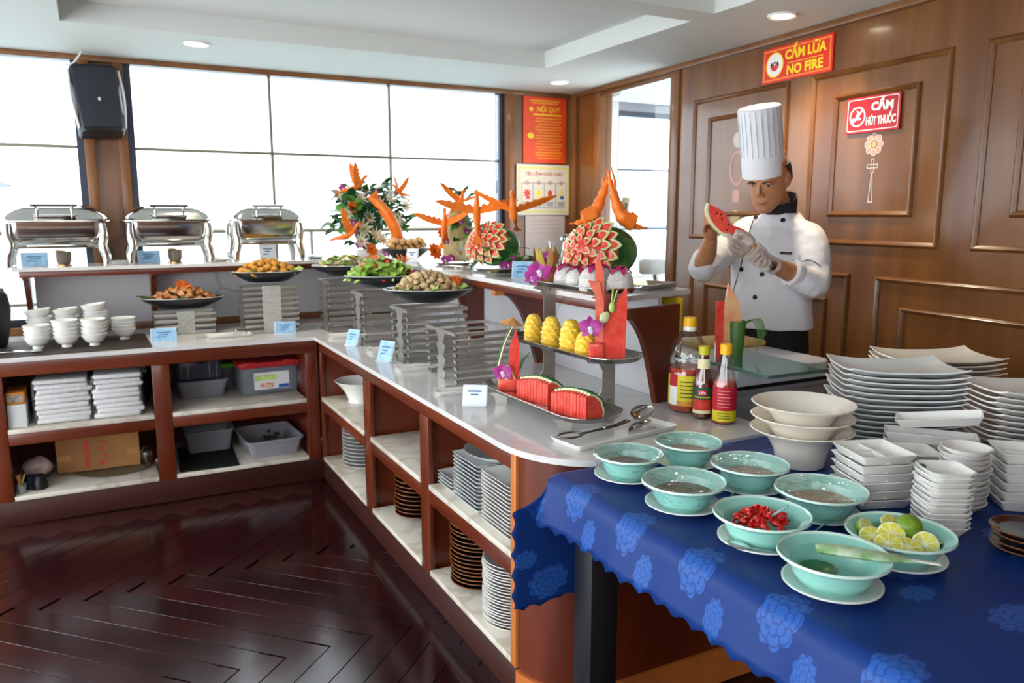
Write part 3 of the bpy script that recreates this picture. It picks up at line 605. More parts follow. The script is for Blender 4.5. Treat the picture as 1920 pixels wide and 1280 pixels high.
def tongs(loc, rz, l, label, tilt=0):
    t = thing('serving_tongs', label, 'tongs', loc, rz); t.rotation_euler = (0, tilt, rz)
    for s in (-1, 1):
        obj('arm', tube(spline([(0, 0, .012), (l*.4, s*.012, .013), (l*.75, s*.018, .01)], 4), [.006]*9, 6, flat=.4), 'steel', t); obj('head', T(sph(.03, .014, .005, 12, 6), (l*.86, s*.017, .01)), 'steel', t)
    return t
tongs((-.52, 4.74, ZW+.003), RAD(-6), .22, 'steel tongs lying on the bowl mat')
pls = [(.64, 4.84, RAD(3), .26, .12, 'white rectangular plate between the two window platters'), (1.26, 4.51, RAD(-6), .22, .13, 'white rectangular plate at the inside corner'), (1.31, 3.935, RAD(-8), .2, .16, 'white rectangular plate before the green salad'), (1.29, 3.405, RAD(-8), .22, .13, 'white rectangular plate before the tuna salad'), (1.255, 2.86, RAD(-12), .2, .1, 'white rectangular plate by the empty riser')]
for x, y, a, w, d, lab in pls:
    solo('serving_plate', sqdish(w, d, .016, .01, .014), 'white_china', lab, 'plate', (x, y, ZW), a); tongs((x-w*.4, y, ZW+.017), a+.15, .2, 'steel tongs on the ' + lab)
# slatted steel risers
def riser(x, y, w, d, h, n, rz, label, plate=None):
    t = thing('slatted_riser', label, 'riser', (x, y, ZW), rz); th = .003; s0 = None
    sl = h/n
    for k in range(n):
        z = k*sl + .002; e = .035 if k < n-1 else d/2; hh = sl*.47; tp = 1 + .1*(k/n)
        W2, D2 = w/2*(.93+.07*k/n), d/2*(.93+.07*k/n)
        obj('slat', J(box(-W2, W2, -D2, -D2+th, z, z+hh), box(-W2, W2, -D2+th, -D2+.02, z+hh-th, z+hh)), 'steel_brushed', t, smooth=False); obj('slat', J(box(-W2, W2, D2-th, D2, z, z+hh), box(-W2, W2, D2-.02, D2-th, z+hh-th, z+hh)), 'steel_brushed', t, smooth=False)
        for sx in (-1, 1):
            xs = sorted((sx*W2, sx*(W2-th)))
            for sy in (-1, 1):
                ys = sorted((sy*D2, sy*(D2-min(e, D2)))); obj('slat', box(xs[0], xs[1], ys[0], ys[1], z, z+hh), 'steel_brushed', t, smooth=False)
    pw = .035
    for sx in (-1, 1):
        poly = []
        for k in range(n): poly += [(-pw*(1+.5*(k % 2)), k*sl+.001), (-pw*(.6+.5*((k+1) % 2)), (k+.5)*sl)]
        r_ = poly + [(-a, b) for a, b in reversed(poly)]
        fixn(obj('upright', T(prism(r_, -.0015, .0015), (sx*(w/2*.955), 0, 0), (pi/2, 0, pi/2)), 'steel_brushed', t, smooth=False))
    if plate: obj('hammered_plate', T(bbx(-plate/2, plate/2, -.002, .002, 0, h*.96, .001, 1), (0, -d/2-.004, 0)), mk('hammered', 'b9b8b2', .25, metal=1, bump=(150, 1, .01)), t)
    return t
riser(.43, 5.16, .36, .2, .145, 4, 0, 'low slatted steel riser under the chicken platter', .1); riser(.905, 4.98, .35, .2, .30, 9, 0, 'tall slatted steel riser under the fried platter', .11)
riser(1.35, 4.80, .3, .22, .335, 9, RAD(4), 'slatted steel riser in the inside corner'); riser(1.39, 4.22, .3, .25, .31, 8, 0, 'slatted steel riser under the green salad'); riser(1.425, 3.61, .32, .26, .285, 8, 0, 'slatted steel riser under the tuna salad'); riser(1.45, 3.16, .31, .36, .235, 8, 0, 'empty slatted steel riser')
# oval black platters and food
def platt(x, y, z, rz, w, d, label):
    t = thing('oval_platter', label, 'platter', (x, y, z), rz)
    obj('body', lathe([(0, 0), (.5, 0), (.56, .004), (.92, .044), (1, .062), (1.0, .065), (.97, .064), (.88, .045), (.52, .007), (0, .007)], 44, w/2, d/2), 'black_melamine', t); 
    obj('rim', lathe([(.985, .0625), (1.004, .0642), (.99, .067), (.965, .0655)], 44, w/2, d/2), 'grey_china', t); return t
P1 = (.43, 5.16, ZW+.150); P2 = (.905, 4.98, ZW+.305); P3 = (1.35, 4.80, ZW+.34); P4 = (1.39, 4.22, ZW+.315); P5 = (1.425, 3.61, ZW+.29)
platt(*P1, RAD(-3), .47, .27, 'black oval platter of stir fried chicken'); platt(*P2, 0, .42, .27, 'black oval platter of golden fritters'); platt(*P3, RAD(-10), .42, .28, 'black oval platter of cucumber salad'); platt(*P4, RAD(-14), .42, .29, 'black oval platter of green salad'); platt(*P5, RAD(-18), .44, .3, 'black oval platter of tuna salad')
mk('chicken', '9c5f34', .35, var=(25, .5), col2='c48a55', coat=.4); mk('fritter', 'bd7d24', .6, var=(40, .5), col2='d9a043', bump=(90, .8, .01)); mk('cucumber', 'a9b85a', .35, var=(20, .4), col2='d7d79a'); mk('lettuce', '8fbf3f', .45, var=(12, .35), col2='bfdc76'); mk('tuna', 'b9986a', .55, var=(30, .4), col2='d8c193', bump=(60, .6, .01)); mk('carrot', 'ee6a14', .4, var=(14, .25), col2='f58a30'); mk('tomato', 'c93a22', .25, coat=.4); mk('leaf_green', '4a8532', .4, var=(8, .4), col2='6aa848'); mk('leaf_dark', '24562a', .38, var=(8, .3))
def heap(P, rz, n, w, d, h, protos, z0=.046, seed=1, sc=(.8, 1.25), rad=0):
    rnd = random.Random(seed); used = {}; pts = []
    for k in range(n):
        f = ((k+.5)/n)**.5; a = k*2.39996; u, v = f*cos(a), f*sin(a); x, y = u*w/2, v*d/2
        z = z0 + h*(1-f*f)**.8 + rnd.uniform(-.004, .004)
        pts.append(Vector((x, y, z)))
    if rad:                                # settle the pieces against each other inside the dish
        for _ in range(50):
            for i in range(n):
                for j in range(i):
                    dv = pts[i]-pts[j]; m = 2*rad-dv.length
                    if m > 0: dv = dv.normalized()*(m*.5); pts[i] += dv; pts[j] -= dv
            for p in pts:
                e_ = math.hypot(p.x/(w*.5), p.y/(d*.5))
                if e_ > 1: p.x /= e_; p.y /= e_
                p.z = max(p.z-.0001, .007+rad+.028*min(1, e_)**3)
    for k in range(n):
        c, s = cos(rz), sin(rz); loc = (P[0]+pts[k].x*c-pts[k].y*s, P[1]+pts[k].x*s+pts[k].y*c, P[2]+pts[k].z)
        name, gfun, mat, label, cat, grp = protos[rnd.randrange(len(protos))]
        e = (rnd.uniform(-.5, .5), rnd.uniform(-.5, .5), rnd.uniform(0, 6.28)); sz = rnd.uniform(*sc)
        if name+mat not in used:
            o = solo(name, gfun(), mat, label, cat, loc, rot=e, group=grp); o.scale = (sz,)*3; used[name+mat] = o
        else: dup(used[name+mat], loc, rot=e, s=sz)
heap(P1, RAD(-3), 40, .37, .2, .075, [('chicken_piece', lambda: rough(sph(.03, .02, .016, 10, 8), .009, 40), 'chicken', 'browned chicken piece on the low platter', 'chicken', 'chicken pieces')], seed=2, rad=.019, sc=(.85, 1.1))
heap(P2, 0, 42, .36, .22, .08, [('fritter', lambda: rough(sph(.028, .024, .018, 12, 9), .010, 55), 'fritter', 'golden crumbed fritter on the tall platter', 'fritter', 'golden fritters')], seed=3, rad=.0205, sc=(.85, 1.05))
heap(P3, RAD(-10), 56, .34, .21, .075, [('cucumber_slice', lambda: rough(lathe([(0, 0), (.026, 0), (.027, .002), (.026, .005), (0, .005)], 14), .003, 60), 'cucumber', 'pale cucumber slice in the corner salad', 'cucumber', 'cucumber slices'), ('lettuce_leaf', lambda: T(leafg(.06, .04, .5, lobes=2), (-.03, 0, 0)), 'lettuce', 'lettuce leaf in the corner salad', 'lettuce', 'lettuce in the corner salad'), ('cabbage_shred', lambda: rough(sph(.03, .012, .006, 10, 6), .006, 60), 'tuna', 'pale cabbage shred in the corner salad', 'cabbage', 'cabbage in the corner salad')], seed=4)
heap(P4, RAD(-14), 96, .36, .24, .105, [('lettuce_leaf', lambda: rough(T(leafg(.075, .06, .7, 7, lobes=2), (-.035, 0, 0)), .008, 40), 'lettuce', 'curly lettuce leaf in the green salad', 'lettuce', 'lettuce in the green salad')]*4+[('tomato_wedge', lambda: rough(sph(.024, .012, .012, 10, 8), .002, 40), 'tomato', 'red tomato wedge in the green salad', 'tomato', 'tomato wedges')], seed=5)
heap(P5, RAD(-18), 80, .33, .21, .095, [('potato_cube', lambda: rough(bbx(-.014, .014, -.012, .012, -.011, .011, .005), .004, 50), 'tuna', 'dressed potato cube in the tuna salad', 'potato', 'potato cubes'), ('tuna_flake', lambda: rough(sph(.022, .016, .012, 10, 8), .007, 60, 4), mk('tuna_pink', 'b98a68', .5, var=(30, .4), col2='d3ad8a'), 'pinkish tuna flake in the potato salad', 'tuna', 'tuna flakes')] if False else [('potato_cube', lambda: rough(bbx(-.014, .014, -.012, .012, -.011, .011, .005), .004, 50), 'tuna', 'dressed potato cube in the tuna salad', 'potato', 'potato cubes'), ('tuna_flake', lambda: rough(sph(.022, .016, .012, 10, 8), .007, 60, 4), 'tuna', 'flake of tuna in the potato salad', 'tuna', 'tuna flakes')], seed=6)
def shreds(P, dx, dy, dz, n, r, label, seed):
    rnd = random.Random(seed); gs = []
    for _ in range(n):
        a = rnd.uniform(0, 6.28); e = rnd.uniform(.2, 1.3); p = Vector((rnd.gauss(0, r*.35), rnd.gauss(0, r*.35), rnd.uniform(0, r*.4))); d = Vector((cos(a)*cos(e), sin(a)*cos(e), sin(e)))*r
        gs.append(tube([p, p+d*.6+Vector((0, 0, .004)), p+d], .0024, 5))
    o = solo('carrot_shreds', J(*gs), 'carrot', label, 'carrot', (P[0]+dx, P[1]+dy, P[2]+dz)); o['kind'] = 'stuff'
shreds(P1, .0, .0, .115, 50, .045, 'shredded carrot on the chicken platter', 1); shreds(P5, .12, -.04, .072, 90, .045, 'shredded carrot at the end of the tuna salad', 2); shreds(P3, .16, -.03, .07, 60, .045, 'shredded carrot at the end of the corner salad', 3); shreds(P4, .12, .0, .13, 20, .04, 'shredded carrot on the green salad', 4)
def fringe(P, pts, label, group, mat='lettuce'):
    base = None
    for k, (dx, dy, rz) in enumerate(pts):
        loc = (P[0]+dx, P[1]+dy, P[2]+.058); 
        if base is None: base = solo('garnish_leaf', rough(leafg(.07, .055, .5, 7, lobes=2), .007, 40), mat, label, 'leaf', loc, rot=(0, -.5, rz), group=group)
        else: dup(base, loc, rot=(.2*k, -.5, rz))
fringe(P1, ((-.2, .03, 2.8), (-.18, -.03, 3.4), (-.02, -.1, 4.6)), 'green herb leaf at the chicken platter edge', 'herb leaves on the chicken', 'leaf_green'); fringe(P2, ((-.1, -.08, 4.2), (.12, -.06, 5.3), (.15, -.03, 5.9)), 'lettuce leaf under the fritters', 'lettuce under the fritters'); fringe(P5, ((-.14, -.01, 3.3), (-.12, -.06, 4.1), (.115, -.075, 5.4), (-.02, -.1, 4.6)), 'lettuce leaf at the tuna platter edge', 'lettuce on the tuna platter')
# ---------------------------------------------------------------- carved birds, flowers and fruit on the raised shelf
def wingg(l, w, n=6):
    top = [(l*i/n, w*.28*sin(pi*i/n*.9)) for i in range(n+1)]; bot = []
    for i in range(n, 0, -1): bot += [(l*i/n*.98, -w*(1-i/n)**.6*.9-.002), (l*(i-.5)/n, -w*(1-(i-.6)/n)**.6*.62)]
    return prism([p for p in top+bot+[(0, -w*.8)]], -.0025, .0025)
def bird(loc, rz, s, label, pitch=0, wing=(.6, .6), long=1, kind='bird'):
    t = thing('carrot_bird', label, 'carved carrot', loc, rz); t.rotation_euler = (0, -pitch, rz); t.scale = (s, s, s)
    pts = spline([(-.13*long, 0, .0), (-.07, 0, .006), (0, 0, .0), (.06, 0, .02), (.1, 0, .055), (.125, 0, .07), (.15, 0, .066)], 4)
    rad = [(-.13*long, .005), (-.06, .015), (0, .024), (.06, .02), (.1, .013), (.125, .014), (.15, .002)]
    def R_(x):
        for (a, b), (c, d) in zip(rad, rad[1:]):
            if x <= c: return b+(d-b)*(x-a)/(c-a) if c > a else b
        return .002
    obj('body', tube(pts, [max(.002, R_(p.x)) for p in pts], 12), 'carrot', t)
    for sg, up in ((1, wing[0]), (-1, wing[1])):
        g = wingg(.225, .07); fixn(obj('wing', T(g, (.02, sg*.02, .015), (up*sg if 0 else 0, 0, 0)), 'carrot', t))
        t.children[-1].data.transform(Matrix.Translation((.02, sg*.018, .015)) @ Euler((0, -up, sg*RAD(75))).to_matrix().to_4x4() @ Matrix.Diagonal((1, sg, 1, 1)) @ Matrix.Translation((-.02, -sg*.02, -.015)))
        if sg < 0: t.children[-1].data.flip_normals()
    fixn(obj('tail', T(prism([(0, -.008), (-.07, -.03), (-.06, -.012), (-.085, 0), (-.06, .012), (-.07, .03), (0, .008)], -.002, .002), (-.11*long, 0, .0), (0, .15, 0)), 'carrot', t))
    return t
mk('orchid', 'b3208f', .4, var=(20, .4), col2='d568bd'); mk('orchid_white', 'eadff0', .5); mk('petal_white', 'e6e6cf', .5, var=(12, .2)); mk('melon_cream', 'dcdc9a', .45, var=(30, .25), col2='c2d08a'); mk('melon_red', 'd9302a', .3, var=(30, .3), col2='ee5a46', coat=.3); mk('melon_rind', '1f4a26', .3, var=(9, .6), col2='3b7436', stretch=(3, 3, .6)); mk('pine_skin', '9c9a5a', .5, var=(30, .4), col2='c0a878'); mk('yolk', 'e7a524', .5); mk('dragon_flesh', 'd8d6d2', .45, var=(120, .35), col2='b9b6b2'); mk('dragon_pink', 'c81f6d', .4); mk('dragon_leaf', 'a6ad30', .4, var=(10, .4), col2='c75a56'); mk('pine_yellow', 'f0bd1e', .4, var=(40, .3), col2='f7d757', sss=.1, coat=.2)
def orchidg():
    pet = lambda l, w, a, p: T(leafg(l, w, .35, 5), (0, 0, 0), (0, p, a))
    return J(*[pet(l_, w_, RAD(a_), p_) for l_, w_, a_, p_ in ((.034, .036, 158, -.25), (.034, .036, 22, -.25), (.033, .02, 90, -.15), (.03, .018, 222, -.2), (.03, .018, 318, -.2))]), J(T(sph(.008, .006, .006, 8, 6), (0, 0, .004)), pet(.018, .014, RAD(-90), -.7))
ORG = orchidg(); ORm = None
def orchid(parent, loc, rot, s=1):
    o = obj('orchid_flower', ORG[0], 'orchid', parent, loc, rot); o.scale = (s,)*3; obj('lip', ORG[1], 'orchid_white', o); return o
def roseg(r, n=3):
    gs = []
    for ring in range(n):
        m = 5+ring*2
        for k in range(m): gs.append(T(leafg(r*(.55+.3*ring), r*(.6+.1*ring), .5, 4), (0, 0, 0), (0, -1.25+.42*ring, 2*pi*k/m+ring*.4)))
    return J(*gs)
ROSE = roseg(.035)
def lilyg(l, n=9): return J(*[T(leafg(l, l*.24, .1, 4), (0, 0, 0), (0, -.55, 2*pi*k/n)) for k in range(n)]), sph(l*.16, l*.16, l*.22, 8, 6)
LIL = lilyg(.06)
def foliage(parent, c, rx_, ry_, rz_, n, seed, l=.06, w=.03, mats=('leaf_green', 'leaf_dark'), low=-.2):
    rnd = random.Random(seed); ms = {}
    for k in range(n):
        a = rnd.uniform(0, 6.28); e = rnd.uniform(low, 1.3); f = rnd.uniform(.55, 1)
        p = Vector((c[0]+rx_*cos(a)*cos(e)*f, c[1]+ry_*sin(a)*cos(e)*f, c[2]+rz_*sin(e)*f)); m = mats[k % len(mats)]
        rot = (rnd.uniform(-.6, .6), rnd.uniform(-.9, .5), a+rnd.uniform(-.6, .6)); s = rnd.uniform(.7, 1.35)
        if m not in ms: o = obj('leaf', leafg(l, w, .4), m, parent, p, rot); ms[m] = o
        else: o = ms[m].copy(); COL.objects.link(o); o.parent = parent; o.location = p; o.rotation_euler = rot
        o.scale = (s,)*3
# big arrangement in the corner
fa = thing('flower_arrangement', 'big arrangement of leaves, carved flowers and orchids in the shelf corner', 'flower arrangement', (1.66, 5.3, ZS))
obj('base_pot', lathe([(0, 0), (.09, 0), (.11, .05), (.1, .06), (0, .06)], 24), 'white_china', fa); obj('foam_core', rough(T(sph(.11, .09, .17, 14, 10), (0, .02, .22)), .03, 9), 'leaf_dark', fa)
for k in range(7): a = k*.9; obj('stem', tube(spline([(0, 0, .1), (.1*cos(a), .06*sin(a), .28), (.24*cos(a), .12*sin(a), .42+.03*(k % 3))], 4), .004, 6), 'leaf_green', fa)
foliage(fa, (0, -.03, .24), .27, .16, .29, 300, 11, .082, .044); foliage(fa, (0, -.05, .095), .3, .12, .05, 24, 12, .08, .032, low=0)
def flower(par, kind, loc, rot, s):
    if kind == 'rose': o = obj('carrot_rose', ROSE, 'carrot', par, loc, rot)
    elif kind == 'lily': o = obj('carved_lily', LIL[0], 'petal_white', par, loc, rot); obj('heart', LIL[1], 'yolk', o)
    else: return orchid(par, loc, rot, s)
    o.scale = (s,)*3; return o
for kind, x, z, y, s in (('lily', -.24, .42, -.08, .9), ('rose', -.16, .34, -.16, 1.1), ('lily', -.11, .2, -.2, 1.3), ('rose', -.06, .06, -.22, 1.3), ('lily', .22, .35, -.12, 1.2), ('lily', .03, .12, -.2, 1), ('lily', -.06, .27, -.18, .9), ('orchid', -.2, .46, -.08, 1), ('orchid', -.04, .44, -.1, 1.1), ('orchid', .03, .45, -.08, .9), ('orchid', -.17, .18, -.2, 1), ('orchid', -.14, .09, -.22, 1), ('orchid', -.1, .1, -.22, 1.1), ('orchid', .05, .03, -.2, 1.1), ('orchid', -.17, .24, -.2, .8), ('lily', -.02, .15, -.2, 1.1), ('lily', .1, .4, -.14, .9), ('lily', -.13, .12, -.22, 1.1), ('lily', .14, .26, -.18, 1.0), ('orchid', .1, .1, -.2, 1), ('lily', -.2, .3, -.16, .9), ('orchid', .18, .44, -.1, .9), ('lily', .02, .36, -.17, 1.0), ('lily', -.1, .4, -.14, 1.0)):
    flower(fa, kind, (x, y, z), (1.25, .2*random.uniform(-1, 1), .35), s)
bird((1.52, 5.18, ZS+.46), RAD(-10), .85, 'carved carrot bird flying at the top of the big arrangement', .25, (1.0, .9)); bird((1.86, 5.17, ZS+.43), RAD(195), .62, 'small carved carrot bird above the big arrangement', .2, (.8, 1.0)); bird((1.43, 5.08, ZS+.15), RAD(-20), .85, 'carved carrot bird low at the side of the big arrangement', .25, (.3, 1.1))
fb = thing('carrot_bird', 'large smooth carved carrot bird diving across the big arrangement', 'carved carrot', (1.715, 5.055, ZS+.24)); pts = spline([(-.12, 0, .16), (-.07, 0, .13), (0, -.02, .04), (.05, -.02, -.06), (.08, 0, -.14), (.085, 0, -.17)], 5)
obj('body', tube(pts, [.01+.045*sin(pi*min(1, i/(len(pts)-1)*.95+.05)) for i in range(len(pts))], 14, flat=.7), 'carrot', fb); fixn(obj('tail', T(prism([(0, -.01), (.05, -.03), (.1, -.045), (.04, .0), (.03, .04), (0, .02)], -.003, .003), (.07, 0, -.15), (pi/2, 0, 0)), 'carrot', fb)); fixn(obj('crest', T(prism([(0, 0), (-.05, .03), (-.02, .05), (.02, .08), (.03, .03)], -.004, .004), (-.09, 0, .13), (pi/2, 0, 0)), 'carrot', fb))
# dish of rolls
rd = thing('black_bowl', 'black bowl of pastry rolls on the raised shelf', 'bowl', (1.77, 4.86, ZS)); obj('body', lathe([(0, 0), (.07, 0), (.075, .008), (.14, .055), (.17, .075), (.165, .077), (.13, .058), (.07, .012), (0, .012)], 36, 1, .75), 'black_melamine', rd)
mk('pastry', 'cf9a55', .5, var=(14, .4), col2='e3bd84'); pr_ = None
for k in range(16):                          # rolls lie side by side in three rows
    row = 0 if k < 5 else 1 if k < 11 else 2; q_ = k-(0, 5, 11)[row]; x = (-.088, -.11, -.088)[row]+.044*q_; lc = (1.77+x, 4.86+random.uniform(-.006, .006), ZS+.04+.036*row+.03*(x/.13)**2)
    if pr_ is None: pr_ = solo('pastry_roll', rough(tube([(-.06, 0, 0), (-.03, 0, .004), (.03, 0, .004), (.06, 0, 0)], [.014, .02, .02, .014], 10), .002, 40), 'pastry', 'golden pastry roll in the black bowl', 'pastry', lc, pi/2, group='pastry rolls')
    else: dup(pr_, lc, pi/2+random.uniform(-.06, .06))
# carved pineapple
pa = thing('carved_pineapple', 'carved pineapple with orchids and carrot flowers on a white plate', 'carved fruit', (1.87, 4.32, ZS+.02))
obj('fruit', rough(T(lathe([(0, 0), (.07, 0), (.09, .04), (.095, .12), (.08, .22), (.05, .3), (.025, .34), (0, .345)], 22), (.03, 0, 0)), .009, 40), 'pine_skin', pa)
foliage(pa, (.05, -.02, .12), .11, .1, .16, 60, 21, .07, .03); foliage(pa, (.05, 0, .36), .05, .04, .07, 14, 22, .07, .028)
for kind, x, y, z, s in (('rose', -.15, -.06, .06, 1.35), ('rose', -.1, -.06, .16, 1.1), ('lily', -.02, -.13, .05, 1.4), ('lily', .02, -.12, .1, 1.0), ('orchid', -.1, -.1, .01, 1.1), ('orchid', -.06, -.1, .02, 1), ('orchid', .04, -.11, .17, .9), ('orchid', -.08, -.07, .12, .9), ('orchid', 0, -.1, .23, .8)): flower(pa, kind, (x, y, z), (1.2, 0, .4), s)
solo('round_plate', plateg(.15, .018, 40), 'white_china', 'white plate under the carved pineapple', 'plate', (1.87, 4.32, ZS))
bird((1.765, 4.21, ZS+.21), RAD(55), .8, 'carved carrot bird with raised wings beside the pineapple', .9, (.35, .5)); bird((1.86, 4.22, ZS+.345), RAD(25), .7, 'carved carrot bird at the pineapple top', .55, (.9, .2))
# carved watermelons
def melon(loc, rz, r, l, label, face, seed):
    t = thing('carved_watermelon', label, 'carved fruit', loc, rz); obj('rind', T(sph(l, r, r, 30, 20), (0, 0, r)), 'melon_rind', t)
    fd = Vector(face).normalized(); rnd = random.Random(seed)
    # flesh cap: part of the ellipsoid facing the viewer, cut slightly proud of the rind
    g = sph(1, 1, 1, 40, 26); keep = [f for f in g[1] if sum((Vector(g[0][i]) for i in f), Vector()).normalized().dot(fd) > .36]
    obj('cut_flesh', T((g[0], keep), (0, 0, r), s=(l*1.012, r*1.012, r*1.012)), 'melon_red', t)
    up = Vector((0, 0, 1)); s1 = fd.cross(up).normalized(); s2 = s1.cross(fd)
    pm_ = None
    for ring, (th, m, ln) in enumerate(((.0, 1, .022), (.2, 6, .03), (.42, 9, .036), (.66, 13, .042), (.9, 16, .044))):
        for k in range(m):
            a = 2*pi*k/m + ring*.35; d = (fd*cos(th) + (s1*cos(a)+s2*sin(a))*sin(th)).normalized(); p = Vector((d.x*l*1.015, d.y*r*1.015, r+d.z*r*1.015))
            out = (s1*cos(a)+s2*sin(a) - fd*sin(th)*.2 + d*.35).normalized(); n_ = d; yv = n_.cross(out).normalized(); zv = out.cross(yv)
            M = Matrix((out, yv, zv)).transposed().to_euler()
            if pm_ is None:
                ed = J(*[T(leafg(.036, .034, .9, 5, .003), (0, 0, 0))]); pm_ = obj('carved_petal', ed, 'melon_cream', t, p, M); o = pm_
                obj('petal_flesh', T(leafg(.03, .0235, .9, 5, .002), (.001, 0, .0032)), 'melon_red', o)
            else:
                o = pm_.copy(); COL.objects.link(o); o.parent = t; o.location = p; o.rotation_euler = M
                c_ = pm_.children[0].copy(); COL.objects.link(c_); c_.parent = o
            s_ = ln/.036*rnd.uniform(.9, 1.15)*(r/.11); o.scale = (s_, s_, s_)
    return t
w1 = melon((1.885, 3.79, ZS+.022), RAD(-20), .105, .135, 'carved watermelon with rose pattern wreathed in leaves', (-.75, -.6, .35), 3)
foliage(w1, (.02, -.02, .03), .17, .14, .08, 34, 31, .085, .04); 
for x, z in ((.05, .0), (.08, .02), (.03, -.005)): orchid(w1, (x, -.14, .01+z), (1.2, 0, .3), 1)
solo('round_plate', plateg(.16, .018, 40), 'white_china', 'white plate under the leaf wreathed watermelon', 'plate', (1.885, 3.79, ZS))
bird((1.79, 3.82, ZS+.275), RAD(66), .95, 'carved carrot dove with spread wings on the leafy watermelon', .95, (.2, .25)); bird((1.95, 3.70, ZS+.285), RAD(236), 1.0, 'brighter carved carrot dove with wide wings on the leafy watermelon', .5, (.3, .45))
w2 = melon((1.93, 2.83, ZS+.02), RAD(-15), .115, .15, 'dark carved watermelon with open rose behind the fruit stand', (-.85, -.5, .22), 5)
solo('round_plate', plateg(.15, .018, 40), 'white_china', 'white plate under the dark carved watermelon', 'plate', (1.93, 2.83, ZS))
def crane(loc, rz, label, s=1):
    t = thing('carrot_crane', label, 'carved carrot', loc, rz); t.scale = (s,)*3
    pts = spline([(-.1, 0, -.005), (-.06, 0, .0), (-.02, 0, .02), (.02, 0, .06), (.045, 0, .12), (.065, 0, .18), (.075, 0, .23)], 5); m = len(pts)
    obj('body', tube(pts, [(.004, .012, .03, .034, .026, .02, .012, .006, .003)[min(8, int(i/(m-1)*8))] for i in range(m)], 12), 'carrot', t)
    for sg in (-1, 1): fixn(obj('wing', T(prism([(0, 0), (-.035, .02), (-.06, .0), (-.05, -.03), (-.02, -.035), (.01, -.02)], -.003, .003), (.01, sg*.03, .045), (pi/2+.2*sg, 0, 0)), 'carrot', t))
    obj('crest', tube([(.05, 0, .14), (.05, .012, .19), (.07, .02, .25)], [.008, .005, .002], 8), 'carrot', t); return t
crane((1.88, 2.85, ZS+.262), RAD(-25), 'upright carved carrot crane facing another on the dark watermelon', .95); crane((1.995, 2.77, ZS+.243), RAD(160), 'upright carved carrot crane with long beak tail on the dark watermelon', 1.0)
# glass of cutlery
gv = thing('glass_vase', 'clear glass vase of cutlery beside the dark watermelon', 'vase', (1.98, 3.27, ZS)); obj('glass', lathe([(0, 0), (.035, 0), (.03, .012), (.045, .1), (.06, .17), (.057, .17), (.042, .1), (.026, .016), (0, .014)], 28), mk('clear_glass', 'f2f6f8', .03, trans=1, ior=1.4), gv)
for k in range(7):
    a = k*.9; solo('table_fork' if k % 2 else 'dessert_spoon', J(tube([(0, 0, 0), (0, 0, .15)], .0025, 6), T(sph(.013, .005, .02, 10, 8), (0, 0, .165))), 'steel', 'steel cutlery handle standing in the glass vase', 'cutlery', (1.98+.012*cos(a), 3.27+.012*sin(a), ZS+.02), rot=(.16*sin(a), .16*cos(a), a), group='cutlery in the glass vase')
solo('oval_plate', lathe([(0, 0), (.6, 0), (.95, .016), (1, .02), (.95, .02), (.58, .006), (0, .006)], 40, .16, .11), 'steel', 'steel oval plate beside the label on the raised shelf', 'plate', (1.80, 3.41, ZS), RAD(20))
solo('square_tray', sqdish(.22, .16, .022, .012, .02), 'steel_brushed', 'steel tray at the near end of the raised shelf', 'tray', (1.97, 2.565, ZS), RAD(20))
for (x, y, a, lab) in ((1.70, 4.1, -.9, 'steel tongs before the carved pineapple'), (1.66, 4.0, -1.35, 'steel tongs between pineapple and watermelon')): tongs((x, y, ZS), a, .2, lab)
# ================================================================ ON THE BLUE CLOTH
ZT = .872
thin('cling_film', 'fdffff', .012, .03, 12, .26)
mk('sauce_brown', '6b4034', .35, var=(30, .3)); mk('sauce_dark', '463832', .3, var=(20, .3)); mk('sauce_pale', 'a5897c', .45, var=(60, .3)); mk('spice', 'a08c72', .8, var=(160, .45), bump=(120, .8, .004))
mk('chilli', 'c8140c', .2, coat=.4, var=(20, .3)); mk('lime_skin', '6f8f22', .35, var=(25, .25)); mk('lime_flesh', 'd6cf4a', .25, var=(40, .2), coat=.4); mk('lime_pith', 'e9ecc0', .5)
def cbowl(r, h):
    o = lathe([(0, .004), (r*.42, 0), (r*.5, 0), (r*.5, .006), (r*.64, h*.22), (r*.735, h*.5), (r*.775, h*.76), (r*.81, h*.83), (r*.97, h*.955), (r, h), (r*.985, h+.004), (r*.965, h+.001), (r*.815, h*.895), (r*.765, h*.84), (r*.75, h*.76), (r*.7, h*.5), (r*.6, h*.24), (r*.42, .01), (0, .01)], 44)
    return o
SPOTS = [  # px of saucer, radius, filling, wrapped, what
 (1.255, 1.700, .096, 'sauce_brown', 1, 'brown sauce under film at the table corner'),
 (1.480, 1.715, .096, 'sauce_pale', 1, 'reddish sauce under film beside the counter end'),
 (1.245, 1.455, .104, 'sauce_dark', 1, 'dark soy sauce under film'),
 (1.490, 1.480, .102, 'sauce_pale', 1, 'pale pink sauce under creased film'),
 (1.257, 1.205, .106, None, 0, 'chopped red chillies'),
 (1.500, 1.255, .108, 'spice', 1, 'ground pepper salt under film'),
 (1.225, .985, .106, None, 0, 'a green wet wipe packet'),
 (1.450, 1.005, .108, None, 0, 'cut limes')]
sauc0 = None; bow0 = None
